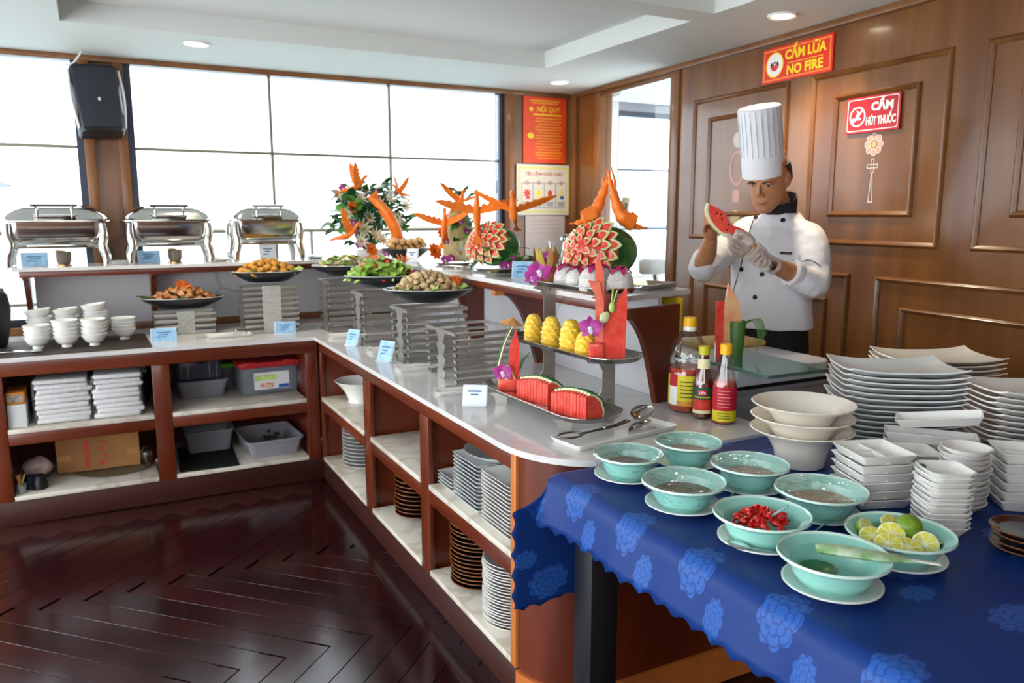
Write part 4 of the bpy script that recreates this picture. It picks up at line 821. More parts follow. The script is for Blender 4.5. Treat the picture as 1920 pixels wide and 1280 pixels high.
for i, (x, y, r, fill, wrap, what) in enumerate(SPOTS):
    s = thing('saucer', 'pale round saucer under the bowl of ' + what, 'saucer', (x, y, ZT), group='saucers under the celadon bowls')
    obj('body', lathe([(0, .003), (.045, .002), (.05, 0), (.054, .002), (.084, .012), (.093, .0165), (.0935, .0185), (.09, .018), (.05, .006), (0, .006)], 40), 'saucer_china', s); obj('rim', lathe([(.0915, .0165), (.0945, .0168), (.0945, .0192), (.0905, .0192)], 40), 'white_china', s)
    b = thing('sauce_bowl', 'celadon green wide rimmed bowl of ' + what, 'bowl', (x, y, ZT+.0066), random.uniform(0, 6))
    h = .064 if i < 7 else .058
    obj('body', cbowl(r, h), 'celadon', b); obj('rim', lathe([(r*.965, h*.975), (r*1.004, h), (r*.99, h+.0052), (r*.955, h*1.01)], 44), 'celadon_rim', b)
    if fill: obj('sauce' if fill != 'spice' else 'pepper_salt', lathe([(0, h*.5), (r*.695, h*.5), (r*.712, h*.565), (0, h*(.64 if fill == 'spice' else .575))], 32), fill, b)
    if wrap:
        V, Fc = [], []
        nr, na = 8, 48; sd = i*5.
        for k in range(nr+1):
            for a in range(na):
                t = 2*pi*a/na; rr = r*(k/5.5); q_ = Vector((cos(t)*rr*20+sd, sin(t)*rr*20, sd)); z = h+.0065-.012*max(0, 1-rr/r)
                z += .004*noise.noise(q_*1.6)*(1 if k else 0)
                if k > 5: rr = r*(1.012-.05*(k-6)) + .004*noise.noise(q_*3); z = h+.002-.014*(k-5.6)
                V.append((cos(t)*rr, sin(t)*rr, z))
        for k in range(nr):
            for a in range(na): c = (a+1) % na; Fc.append((k*na+a, k*na+c, (k+1)*na+c, (k+1)*na+a))
        obj('cling_film', (V, Fc), 'cling_film', b, ang=60)
# spoon handles resting in the saucers
for i, (x, y, a, lab) in enumerate(((1.352, 1.408, .5, 'steel spoon on the saucer of dark soy sauce'), (1.183, 1.163, -1.05, 'steel spoon on the saucer of chopped chillies'), (1.358, 1.155, .3, 'steel spoon between the chilli and wipe bowls'))):
    solo('small_spoon', spoong(.09), 'steel', lab, 'spoon', (x, y, ZT+.023), rot=(0, .05, a))
# chillies
cpos = SPOTS[4]
for k in range(64):
    a = random.uniform(0, 6.28); rr = .058*random.random()**.5; z = .044+.022*(1-(rr/.06)**2)*random.random()+.004
    g = lathe([(.0085, 0), (.0095, .004), (.0085, .009), (.006, .0085), (.0055, .001)], 10) if k % 2 else T(rough(sph(.011, .006, .004, 8, 6), .002, 90, k), (0, 0, 0))
    solo('chilli_slice', g, 'chilli', 'glossy red chilli slice in the celadon bowl', 'chilli', (cpos[0]+rr*cos(a), cpos[1]+rr*sin(a), ZT+.0066+z), rot=(random.uniform(-1, 1), random.uniform(-1, 1), a), group='chopped chillies in the bowl')
solo('chilli_spoon', J(tube([(0, 0, 0), (.035, 0, .03)], [.005, .006], 8, flat=.5)), mk('teal_plastic', '7fa3a3', .3), 'teal spoon handle sticking out of the chillies', 'spoon', (cpos[0]+.01, cpos[1]-.015, ZT+.068), -.9)
# limes
lp = SPOTS[7]
lm = [(-.05, .02, .056, 0), (-.022, .045, .058, 1), (.02, .035, .06, 2), (.05, .02, .056, 0), (.045, -.025, .052, 0), (.012, -.035, .054, 0), (-.03, -.035, .052, 0), (0, 0, .066, 0), (-.012, .012, .072, 1), (.026, .004, .07, 2), (-.055, -.01, .05, 1), (.03, .06, .05, 0)]
for _ in range(80):                        # settle the fruit so that they touch without running through each other
    for i in range(len(lm)):
        for j in range(i):
            a_, b_ = Vector(lm[i][:3]), Vector(lm[j][:3]); d = a_-b_; m = (.025 if lm[i][3] == 2 else .019)+(.025 if lm[j][3] == 2 else .019)-d.length
            if m > 0: d = d.normalized()*m*.5; a_ += d; b_ -= d; lm[i] = (*a_, lm[i][3]); lm[j] = (*b_, lm[j][3])
    for i, (x, y, z, kd) in enumerate(lm):
        r_ = math.hypot(x, y); f_ = min(1, .06/max(r_, 1e-6)); lm[i] = (x*f_, y*f_, max(z-.0006, .026+.02*(r_/.06)**2), kd)
for k, (dx, dy, z, kind) in enumerate(lm):
    full = kind == 2
    t = thing('lime' if full else ('lime_wedge' if kind == 1 else 'lime_half'), ('whole green lime' if full else 'cut lime wedge' if kind == 1 else 'halved lime with yellow green flesh') + ' in the celadon bowl', 'lime', (lp[0]+dx, lp[1]+dy, ZT+.0125+z), group='limes in the celadon bowl')
    R_ = .0275; hm = lathe([(R_*sin(pi*j/12), -R_*cos(pi*j/12)) for j in range(0, 13 if full else 7)], 18)
    obj('peel', hm, 'lime_skin', t)
    if not full:
        obj('pith', T(lathe([(R_, 0), (R_*.9, .0012), (0, .0012)], 18), (0, 0, 0)), 'lime_pith', t)
        for s in range(8):
            a0 = 2*pi*s/8+.06; a1 = 2*pi*(s+1)/8-.06
            obj('segment', ([(R_*.14*cos((a0+a1)/2), R_*.14*sin((a0+a1)/2), .0016), (R_*.86*cos(a0), R_*.86*sin(a0), .0016), (R_*.9*cos((a0+a1)/2), R_*.9*sin((a0+a1)/2), .0022), (R_*.86*cos(a1), R_*.86*sin(a1), .0016)], [(0, 1, 2, 3)]), 'lime_flesh', t)
    e = Euler((random.uniform(.3, 1.1), random.uniform(-.4, .4), random.uniform(-.9, .5)))
    t.rotation_euler = e
# wipe packet
wp = thing('wet_wipe_packet', 'green and white plastic wipe packet lying across the bowl', 'packet', (SPOTS[6][0]+.03, SPOTS[6][1]-.03, ZT+.08)); wp.rotation_euler = (0, RAD(2), RAD(-44))
pk = []
for i, (x, w, h) in enumerate(((-.075, .018, .002), (-.065, .022, .014), (-.02, .024, .018), (.04, .022, .014), (.075, .016, .006), (.11, .005, .002), (.15, .0045, .0015))): pk.append([(x, w*cos(2*pi*j/10), (h*sin(2*pi*j/10))*.5) for j in range(10)])
fixn(obj('sleeve', rough(loft(pk), .002, 60), mk('packet_print', 'd6e6cc', .3, var=(26, .8), col2='4f9a2c', coat=.5), wp)); obj('tail', T(cb(.05, .008, .002, 0), (.12, 0, 0)), 'white_china', wp)
solo('green_cup', lathe([(0, 0), (.03, 0), (.036, .018), (.03, .017), (0, .006)], 20), mk('bottle_green', '1f7a4c', .2, alpha=.9), 'dark green dip in the bowl under the packet', 'dip', (SPOTS[6][0]-.025, SPOTS[6][1]+.012, ZT+.0066+.02))
# big flared bowls
bb = None
for k in range(3):
    z = ZT + (0, .037, .074)[k]
    g = lathe([(0, .003), (.062, 0), (.068, .004), (.078, .05), (.1, .088), (.142, .108), (.146, .112), (.143, .114), (.1, .096), (.072, .056), (.06, .012), (0, .012)], 48) if k == 0 else None
    if k == 0: bb = solo('salad_bowl', g, 'cream_china', 'large flared cream bowl in the pile of three', 'bowl', (1.775, 1.567, z), group='three flared bowls')
    else: dup(bb, (1.775+.003*k, 1.567+.002*k, z), .3*k)
# rectangular platters
def platter(w, d, h=.03):
    V, Fc = [], []; n, m = 14, 10; t = .0045
    for s in (1, 0):
        for i in range(n+1):
            for j in range(m+1):
                u = -1+2*i/n; v = -1+2*j/m; e = max(abs(u), abs(v)); c = (abs(u)*abs(v))**3
                z = h*(.12 + .62*max(0, (e-.35)/.65)**1.7 + .34*c*e); x = u*w/2*(1-.05*v*v*0); y = v*d/2*(1-.04*(1-u*u))
                V.append((x, y, z + (t if s else 0)))
    N_ = (n+1)*(m+1)
    for i in range(n):
        for j in range(m):
            a = i*(m+1)+j; q_ = (a, a+m+1, a+m+2, a+1); Fc.append(q_); Fc.append(tuple(N_+k for k in reversed(q_)))
    ring = [i*(m+1) for i in range(n+1)] + [n*(m+1)+j for j in range(1, m+1)] + [i*(m+1)+m for i in range(n-1, -1, -1)] + [j for j in range(m-1, 0, -1)]
    for a, b in zip(ring, ring[1:]+ring[:1]): Fc.append((b, a, a+N_, b+N_))
    base = lathe([(.0, 0), (.07, 0), (.075, .006), (0, .006)], 28)
    return J((V, Fc), T(base, (0, 0, -.0015), s=(1, min(1, d/w), 1)))
p1 = solo('serving_platter', platter(.335, .25, .04), 'bluish_china', 'large rectangular white platter in the tall pile behind the flared bowls', 'platter', (0, 0, 0), group='platters behind the flared bowls')
stack(p1, 15, (2.14, 1.545, ZT+.002), .0165, .004, RAD(-34), rjit=.06)
p2 = solo('serving_platter', platter(.335, .25, .04), 'white_china', 'large rectangular white platter in the pile behind the small round dishes', 'platter', (0, 0, 0), group='platters behind the round dishes')
stack(p2, 14, (2.342, 1.236, ZT+.002), .0158, .004, RAD(-30), rjit=.06)
p3 = solo('serving_platter', platter(.34, .25, .04), 'cream_china', 'large rectangular white platter in the rear pile by the panelled wall', 'platter', (0, 0, 0), group='platters in the rear pile')
stack(p3, 14, (2.505, 1.66, ZT+.002), .0165, .004, RAD(-28), rjit=.05)
# divided dishes
def divided(name, w, d, h, label, group):
    o = solo(name, sqdish(w, d, h, .008, .016, .004, 2), 'white_china', label, 'dish', (0, 0, 0), group=group)
    obj('divider', box(-.004, .004, -d/2+.012, d/2-.012, .003, h-.005), 'white_china', o); obj('divider', box(-w/2+.012, -.005, -.004, .004, .003, h-.007), 'white_china', o); return o
d1 = divided('divided_dish', .15, .15, .026, 'square divided white sauce dish in the pile beside the pepper salt bowl', 'divided dishes by the pepper salt bowl'); stack(d1, 6, (1.707, 1.274, ZT+.001), .0225, .003, RAD(-22), rjit=.08)
d2 = divided('divided_dish', .19, .13, .026, 'divided white dish in the low pile behind the square divided dishes', 'divided dishes in the low pile'); stack(d2, 4, (1.896, 1.333, ZT+.001), .0225, .004, RAD(-38), rjit=.1)
lg = solo('long_dish', sqdish(.24, .085, .026, .006, .014, .004, 2), 'white_china', 'long narrow white dish in the pile before the tall platters', 'dish', (0, 0, 0), group='long dishes before the platters'); stack(lg, 5, (2.052, 1.352, ZT+.001), .0222, .004, RAD(-52), rjit=.12)
lg2 = solo('long_dish', sqdish(.22, .085, .026, .006, .014, .004, 2), 'white_china', 'long narrow white dish tipped over the others', 'dish', (2.065, 1.34, ZT+.142), rot=(.06, -.16, RAD(-56)))
d3 = divided('divided_dish', .18, .14, .028, 'divided white dish in the pile at the table side behind brown plates', 'divided dishes behind the brown plates'); stack(d3, 6, (2.03, 1.065, ZT+.001), .0235, .004, RAD(-40), rjit=.08)
q1 = solo('dip_dish', sqdish(.105, .105, .026, .022, .016, .0035, 5), 'white_china', 'small square white dip dish in the pile next to the limes', 'dish', (0, 0, 0), group='square dip dishes by the limes'); qs = stack(q1, 12, (1.675, 1.065, ZT+.001), .0118, .003, RAD(-28), rjit=.05)
lf = obj('leaf_emblem', J(T(leafg(.03, .017, .1), (0, 0, 0)), T(box(0, .026, -.0006, .0006, .002, .0035), (0, 0, 0))), mk('teal_print', '1c5e5c', .4)); lf.parent = qs[-1]; lf.location = (-.047, .008, .03); lf.rotation_euler = (.2, .7, 1.2)
r1 = solo('dip_dish', lathe([(0, 0), (.03, 0), (.034, .003), (.056, .022), (.0575, .026), (.054, .026), (.033, .007), (0, .006)], 32), 'white_china', 'small round white dip dish in the pile behind the square ones', 'dish', (0, 0, 0), group='round dip dishes'); stack(r1, 12, (1.853, 1.128, ZT+.001), .0125, .003)
br = None
for k in range(4):
    if k == 0:
        br = tag(obj('brown_plate', plateg(.068, .016), 'brown_glaze'), 'small dark brown glazed plate at the table side', 'plate', 'brown plates'); br.location = (1.735, .905, ZT+.001)
        obj('well', lathe([(0, .0062), (.038, .0062), (.05, .0092), (.05, .0096), (0, .0068)], 28), 'slate_glaze', br); obj('rim', lathe([(.0675, .0145), (.0688, .0155), (.067, .0172), (.0655, .0162)], 30), 'brown_rim', br)
    else: dup(br, (1.735+random.uniform(-.004, .004), .905+random.uniform(-.004, .004), ZT+.001+.0135*k), k)
# ================================================================ THREE TIER FRUIT STAND
fs = thing('fruit_stand', 'three tier steel fruit stand on the peninsula worktop', 'fruit stand', (1.45, 2.4, ZW))
def trayg(w, l, r, h=.02):
    def ol(i): return rrect(w-2*i, l-2*i, max(.01, r-i), 8)
    return loft([[(x, y, z) for x, y in ol(i)] for i, z in ((.018, 0), (.004, h-.004), (0, h-.003), (0, h), (.006, h), (.021, .003), (.05, .003))])
TR = [(1.405, 2.40, .928, .245, .72, RAD(2)), (1.56, 2.495, 1.093, .22, .72, RAD(3)), (1.615, 2.52, 1.322, .22, .58, RAD(4))]
for x, y, z, w, l, a in TR: fixn(obj('tray', T(trayg(w, l, .1), (x-1.45, y-2.4, z-ZW), (0, 0, a)), 'steel', fs, ang=50))
for x, y in ((1.325, 2.15), (1.315, 2.60)):
    fixn(obj('foot', T(prism([(-.022, 0), (.022, 0), (.022, .02), (.026, .032), (.045, .046), (-.045, .046), (-.026, .032), (-.022, .02)], -.002, .002), (x-1.45, y-2.4, 0), (pi/2, 0, RAD(-25))), 'steel_brushed', fs, smooth=False))
for x, y in ((1.574, 2.262), (1.574, 2.68)):
    pf = [(-.025, 0), (.025, 0), (.025, .442), (-.05, .442), (-.075, .43), (-.04, .42), (-.026, .39), (-.026, .225), (-.06, .212), (-.09, .212), (-.085, .2), (-.04, .195), (-.026, .17), (-.026, .1), (-.05, .06), (-.12, .047), (-.12, .04), (-.025, .03)]
    p = fixn(obj('post', T(prism(pf, -.002, .002), (x-1.45, y-2.4, 0), (pi/2, 0, RAD(-6))), 'steel_brushed', fs, smooth=False))
    for zz in (.06, .215, .425): obj('rivet', T(sph(.005, .003, .005, 8, 5), (x-1.45, y-2.403, zz)), 'steel_dark', p)
mk('melon_white', 'dfe3b4', .4)
def wedge(x, y, rz, n, label):
    t = thing('watermelon_wedge', label, 'watermelon', (x, y, .9318), rz); pr = None
    for k in range(n):
        f = (k+.5)/n; h = .062+.028*sin(pi*(.1+.62*f)); w = .095*(.75+.25*sin(pi*(.15+.7*f)))
        flesh = [(0, 0), (w*.93, 0), (w*.95, .02), (w*.8, h*.62), (w*.45, h*.9), (w*.18, h*.97), (0, h*.9)]
        o = obj('slice', T(prism(flesh, -.0065, .0065), (0, (n/2-k-.5)*.0155, 0), (pi/2, 0, 0)), 'melon_red', t)
        fixn(o); r1 = [(w*.93, 0), (w*.95, .02), (w*.8, h*.62), (w*.45, h*.9), (w*.18, h*.97)]; r2 = [(a*1.07+.003, b*1.05+.002) for a, b in r1]; r3 = [(a*1.11+.005, b*1.075+.004) for a, b in r1]
        fixn(obj('white_rind', T(prism(r1+r2[::-1], -.0065, .0065), (0, (n/2-k-.5)*.0155, 0), (pi/2, 0, 0)), 'melon_white', o)); fixn(obj('green_rind', T(prism(r2+r3[::-1], -.0065, .0065), (0, (n/2-k-.5)*.0155, 0), (pi/2, 0, 0)), 'melon_rind', o))
    return t
wedge(1.335, 2.395, RAD(12), 11, 'sliced watermelon wedge beside the orchid garnish on the lowest tray'); wedge(1.345, 2.165, RAD(12), 11, 'sliced watermelon wedge at the free end of the lowest tray')
def melon_tower(loc, rz, h, w, label, curl):
    t = thing('watermelon_garnish', label, 'watermelon', loc, rz)
    obj('block', rough(bbx(-w*.5, w*.75, -.02, .02, 0, .045, .004), .001, 40, 0, 0), 'melon_red', t)
    fixn(obj('tall_slice', T(prism([(0, .045), (w*.75, .045), (w*.72, h*.75), (w*.55, h), (w*.2, h*.75)], -.014, .014), (0, 0, 0), (pi/2, 0, 0)), 'melon_red', t))
    pts = spline([(-w*.45, 0, .02), (-w*.5, 0, h*.35), (-w*.15, 0, h*.75), (w*.35, 0, h*1.05)], 5); obj('rind_strip', tube(pts, [.011-.0004*i for i in range(len(pts))], 8, flat=.5), 'melon_white', t); obj('rind_strip', T(tube(pts, [.011-.0004*i for i in range(len(pts))], 8, flat=.4), (-.006, .004, 0)), 'melon_rind', t)
    c = obj('curled_rind', tube(spline([(w*.5, -.02, .045), (w*.1, -.025, .1), (-w*.15, -.03, .075), (0, -.03, .05), (w*.2, -.03, .065)], 5), .006, 8, flat=.5), 'melon_white', t)
    for k in range(5): obj('leaf_strip', tube(spline([(w*.55, -.005, .05), (w*.6+.012*k, 0, .1+.012*k), (w*.7+.02*k, .005, .13-.004*k)], 4), [.004, .004, .004, .004, .003, .003, .002, .0015, .001][:9], 6, flat=.4), 'leaf_green' if k % 2 else 'leaf_dark', t)
    orchid(t, (-w*.25, -.04, .075), (1.3, 0, .2), 1.15); return t
melon_tower((1.345, 2.61, .9318), RAD(-28), .235, .065, 'watermelon garnish with orchid and curled rind on the lowest tray', 1)
um = thing('paper_umbrella', 'orange paper cocktail umbrella over the watermelon garnish', 'cocktail umbrella', (1.36, 2.61, 1.158)); obj('canopy', lathe([(.045, .03), (.0, .055), (0, .053), (.045, .0285)], 8), mk('umbrella_paper', 'e0a468', .6, var=(30, .4), col2='c98b4a'), um, smooth=False); obj('stick', tube([(0, 0, -.05), (0, 0, .066)], .0016, 6), 'pick_wood', um)
for k in range(8): obj('rib', tube([(0, 0, .05), (.043*cos(k*pi/4), .043*sin(k*pi/4), .028)], .0009, 5), 'pick_wood', um)
um.rotation_euler = (.1, .12, 0)
# pineapple cones
def pinec(h, r):
    V, Fc = [], []; n, m = 26, 24
    for i in range(n+1):
        f = i/n
        for j in range(m):
            a = 2*pi*j/m; sp_ = .5+.5*sin(a*2+f*40); rr = r*(1-f**4*.62)*(.86+.1*sp_+.06*sin(a*9+f*20))*(1 if i < n else .3); V.append((rr*cos(a), rr*sin(a), h*f))
    for i in range(n):
        for j in range(m): k = (j+1) % m; Fc.append((i*m+j, i*m+k, (i+1)*m+k, (i+1)*m+j))
    Fc.append(tuple(range(m-1, -1, -1))); Fc.append(tuple(range(n*m, n*m+m))); return V, Fc
pc = None
for k, (y, lab, s) in enumerate(((2.715, 'carved pineapple cone furthest from the upright watermelon slices', .95), (2.575, 'second carved pineapple cone along the middle tray', 1.0), (2.43, 'carved pineapple cone third along the middle tray', 1.05), (2.315, 'carved pineapple cone tipped beside the orchid', .92))):
    if pc is None: pc = solo('pineapple_cone', pinec(.112, .043), 'pine_yellow', lab, 'pineapple', (1.527, y+.012, 1.0968), k)
    else: o = dup(pc, (1.53-.002*k, y+.012+.008*(k == 3), 1.0968), k*1.3, lab); o.scale = (s, s, s)
    if k == 3: o.scale = (1, 1, .8)
pc.scale = (.95,)*3
# upright watermelon slices on the middle tray
uw = thing('watermelon_garnish', 'tall upright watermelon slices with flower buds on the middle tray', 'watermelon', (1.535, 2.235, 1.0968), RAD(-28))
fixn(obj('tall_slice', T(prism([(-.005, 0), (.07, 0), (.074, .18), (.072, .25), (.045, .215), (.012, .145), (-.005, .1)], -.016, .016), (0, 0, 0), (pi/2, 0, 0)), 'melon_red', uw)); obj('block', T(bbx(-.055, -.006, -.03, .012, 0, .06, .003), (0, 0, 0)), 'melon_red', uw)
fixn(obj('curved_slice', T(prism([(-.03, .06), (-.008, .06), (-.004, .2), (-.02, .27), (-.06, .275), (-.033, .22)], -.009, .009), (0, .01, 0), (pi/2, 0, 0)), mk('melon_pink', 'ee8a70', .35, var=(18, .3), col2='df4a3a'), uw))
fixn(obj('pointed_slice', T(prism([(-.03, .2), (.0, .2), (-.006, .3), (-.025, .37), (-.034, .34)], -.008, .008), (0, .018, 0), (pi/2, 0, 0)), mk('melon_orange', 'ee6a50', .35), uw))
obj('flower_bud', J(T(sph(.012, .01, .02, 10, 8), (.022, -.018, .185)), tube([(.02, -.015, .2), (.025, -.012, .25)], .003, 6), tube([(.026, -.015, .2), (.04, -.012, .245)], .003, 6)), mk('bud_green', 'a9c46a', .4), uw); obj('flower_bud', T(rough(sph(.016, .008, .022, 10, 8), .003, 50), (-.004, -.024, .15), (0, .5, 0)), mk('bud_pale', 'cfd2a4', .5), uw)
orchid(uw, (-.055, -.04, .115), (1.35, 0, .1), 1.3)
# dragon fruit halves on the top tray
df = None
for k, (x, y, lab, s) in enumerate(((1.585, 2.58, 'dragon fruit half next to the dragon fruit flower', .95), (1.575, 2.485, 'smaller dragon fruit half between two others on the front', .9), (1.57, 2.37, 'dragon fruit half behind the pointed melon slice', 1.05), (1.665, 2.44, 'dragon fruit half at the back of the top tray', .95), (1.635, 2.29, 'dragon fruit half at the free end of the top tray', 1.0))):
    if df is None:
        df = tag(obj('dragon_fruit_half', rough(lathe([(0, 0), (.045, 0), (.049, .012), (.047, .04), (.038, .064), (.022, .08), (0, .086)], 24), .001, 30, 0, 0), 'dragon_flesh'), lab, 'dragon fruit')
        for j in range(11):
            a = j*.571; e = .72+.28*(j % 3); d = Vector((cos(a)*cos(e), sin(a)*cos(e), sin(e))); obj('pink_stripe', T(leafg(.042, .017, .5, 5, .002), (0, 0, 0)), 'dragon_pink', df, (d.x*.06, d.y*.06, .012+d.z*.078), (0, -.75+.25*(j % 3), a+pi))
        rnd = random.Random(4)
        for j in range(26):
            a = rnd.uniform(0, 6.28); h = rnd.uniform(.01, .05); obj('seed', sph(.0013, .0013, .0013, 5, 4), 'rubber', df, (.0488*cos(a)*(1-(h/.1)**2*.3), .0488*sin(a)*(1-(h/.1)**2*.3), h))
        df.location = (x, y, 1.3258); o = df
    else: o = dup(df, (x, y, 1.3258), k*1.1, lab)
    o.scale = (s, s, s*.98)
dfl = thing('dragon_fruit_flower', 'upright dragon fruit shell with green tips and orchid', 'dragon fruit', (1.56, 2.68, 1.3258), RAD(-25)); obj('shell', rough(lathe([(0, 0), (.03, 0), (.042, .03), (.04, .06), (.03, .085), (0, .09)], 18), .004, 40, 0, 0), mk('dragon_shell', 'b5345a', .4, var=(14, .5), col2='a78a3a'), dfl)
for k in range(9): a = k*.7; obj('shell_tip', leafg(.1, .026, -.35, 6, .003), 'dragon_leaf', dfl, (.025*cos(a), .025*sin(a), .05), (0, -1.0-.15*(k % 3), a))
orchid(dfl, (-.035, -.045, .05), (1.3, 0, .1), 1.45); orchid(dfl, (.0, -.02, .105), (.9, 0, .3), .9); orchid(dfl, (-.06, -.035, .025), (1.3, .3, 0), 1.1)
# white tray with salad tongs
solo('serving_tray', sqdish(.44, .15, .018, .012, .012), 'white_china', 'long white porcelain tray holding scissor tongs by the fruit stand', 'tray', (1.455, 2.045, ZW), RAD(8))
sg = thing('salad_tongs', 'scissor style steel salad tongs on the white tray', 'tongs', (1.44, 2.045, ZW+.022), RAD(5))
for s in (-1, 1):
    lp_ = [(-.17+.045*cos(a), s*.0+.028*sin(a)*1, .004*s+.004) for a in [2*pi*i/16 for i in range(17)]]
    if s > 0: obj('ring_handle', tube(lp_, .0035, 8, caps=False), 'steel_dark', sg)
    obj('shank', tube(spline([(-.13, s*.006, .006), (-.06, -s*.004, .008), (.02, -s*.006, .012), (.07, -s*.008, .022)], 4), [.0045]*13, 8, flat=.6), 'steel_dark', sg)
    obj('bowl_head', T(lathe([(0, 0), (.5, .004), (.9, .014), (1, .022), (.94, .022), (.85, .016), (.45, .007), (0, .003)], 20, .052, .03), (.115, -s*.008, .022+.01*s), (s*.6+pi*(s < 0), -.15, .05)), 'steel', sg)
obj('pivot', T(sph(.006, .006, .006, 10, 6), (-.03, 0, .012)), 'steel', sg)
# ---------------------------------------------------------------- sauce bottles
thin('bottle_plastic', 'f4f6f4', .10, .03); mk('chilli_sauce', 'b53216', .25, coat=.4); mk('ketchup', '6e1a12', .25, coat=.4); mk('hot_sauce', 'cc3a1c', .25, coat=.3); mk('cap_yellow', 'f2b613', .35); mk('cap_green', 'c8c021', .35); mk('label_yellow', 'd8c81e', .45, var=(60, .12)); mk('label_red', 'b81d2c', .4); mk('label_green', '14493c', .4); mk('label_cream', 'e8e2b4', .45)
def bottle(name, label, loc, rz, prof, fill, sauce, cap, caph):
    t = thing(name, label, 'bottle', loc, rz); obj('bottle', lathe([(0, 0)]+prof, 32), 'bottle_plastic', t)
    inn = [(max(0, r-.002), z+.002) for r, z in prof if z < fill]; inn = [(0, .002)]+inn+[(inn[-1][0], fill), (0, fill)]; obj('sauce', lathe(inn, 32), sauce, t)
    top = prof[-1]; rc = top[0]+.003
    obj('cap', lathe([(rc, top[1]-caph*.35), (rc, top[1]+caph*.6), (rc*.9, top[1]+caph*.65), (0, top[1]+caph*.65)], 24), cap, t)
    return t
def band(t, name, r, z0, z1, a0, a1, mat, off=.0008, n=16):
    V = []; Fc = []
    for i in range(n+1):
        a = a0+(a1-a0)*i/n
        for z, rr in ((z0, r), (z1, r)): V.append(((rr+off)*cos(a), (rr+off)*sin(a), z))
    for i in range(n): Fc.append((2*i, 2*i+2, 2*i+3, 2*i+1))
    return obj(name, (V, Fc), mat, t)
b1 = bottle('sauce_bottle', 'large clear bottle of chilli sauce with yellow cap', (1.885, 2.20, ZW), 0, [(.052, 0), (.066, .008), (.07, .03), (.07, .15), (.066, .165), (.07, .175), (.069, .205), (.058, .25), (.036, .29), (.021, .305), (.021, .325)], .165, 'chilli_sauce', 'cap_yellow', .035)
A0 = RAD(-178); band(b1, 'label', .07, .03, .142, A0-.6, A0+1.9, 'label_yellow'); band(b1, 'label_badge', .07, .1, .142, A0-.3, A0+.28, 'label_red', .0014); band(b1, 'label_badge', .07, .032, .1, A0-.3, A0+.28, 'white_china', .0014); band(b1, 'label_strip', .07, .03, .05, A0+.28, A0+1.9, mk('label_food', 'c9571e', .4, var=(40, .6), col2='d8b23a'), .0014); band(b1, 'cap_skirt', .0235, .298, .315, 0, 2*pi, 'white_china', .001, 24)
for k in range(5): band(b1, 'label_print', .07, .118-.014*k, .122-.014*k, A0+.42, A0+1.2-.1*(k % 2), 'label_green', .0015)
b2 = bottle('sauce_bottle', 'slim tomato ketchup bottle with green cap', (1.865, 2.095, ZW), 0, [(.03, 0), (.036, .006), (.0375, .03), (.0375, .115), (.033, .14), (.022, .175), (.0175, .21), (.0165, .24)], .235, 'ketchup', 'cap_green', .03)
band(b2, 'label', .0375, .022, .115, A0-.3, A0+1.7, 'label_green'); band(b2, 'label_picture', .0375, .03, .072, A0-.2, A0+1.6, mk('tomato_photo', 'b81f18', .35, var=(30, .7), col2='d84a30'), .0012); band(b2, 'label_strip', .0375, .022, .034, A0-.2, A0+1.6, 'label_cream', .0014); nb = band(b2, 'neck_label', .02, .18, .215, A0-.3, A0+1.9, 'label_cream', .0035)
b3 = bottle('sauce_bottle', 'hot chilli sauce bottle with orange yellow cap and red label', (1.885, 2.008, ZW), 0, [(.034, 0), (.041, .006), (.042, .03), (.042, .125), (.038, .145), (.028, .19), (.02, .225), (.0175, .24), (.0175, .255)], .148, 'hot_sauce', 'cap_yellow', .036)
band(b3, 'label', .042, .05, .132, A0-.3, A0+2.1, 'label_red'); band(b3, 'label_strip', .042, .012, .05, A0-.3, A0+2.1, 'label_yellow')
for k in range(6): band(b3, 'label_print', .042, .118-.011*k, .1205-.011*k, A0+.25, A0+1.3-.15*(k % 2), mk('pink_print', 'e59a9a', .5) if k == 0 else 'pink_print', .0014)
for k in range(3): band(b3, 'label_print', .042, .022+.009*k, .0245+.009*k, A0+.3, A0+1.3, 'label_green', .0014)
def wrap_text(t, body, size, r, z, ac, mat):
    cu = text('label_text', body, size, mat, t, (0, 0, 0), (0, 0, 0), .0002, 1, .0004); me = cu.data; me.transform(Matrix.Identity(4))
    for v in me.vertices: a = ac + v.co.x/r; v.co = ((r+.002+v.co.z)*cos(a), (r+.002+v.co.z)*sin(a), z+v.co.y)
    return cu
# the camera looks at the bottles from about -130 degrees
AC = math.atan2(-2.1, -1.87)
ov = band(b2, 'badge', .0375, .088, .108, AC-.45, AC+.35, 'label_red', .0016)
wrap_text(b2, 'Life', .016, .0375, .098, AC-.05, 'white_china'); wrap_text(b2, 'TOMATO KETCHUP', .0062, .0375, .081, AC-.05, 'label_yellow')
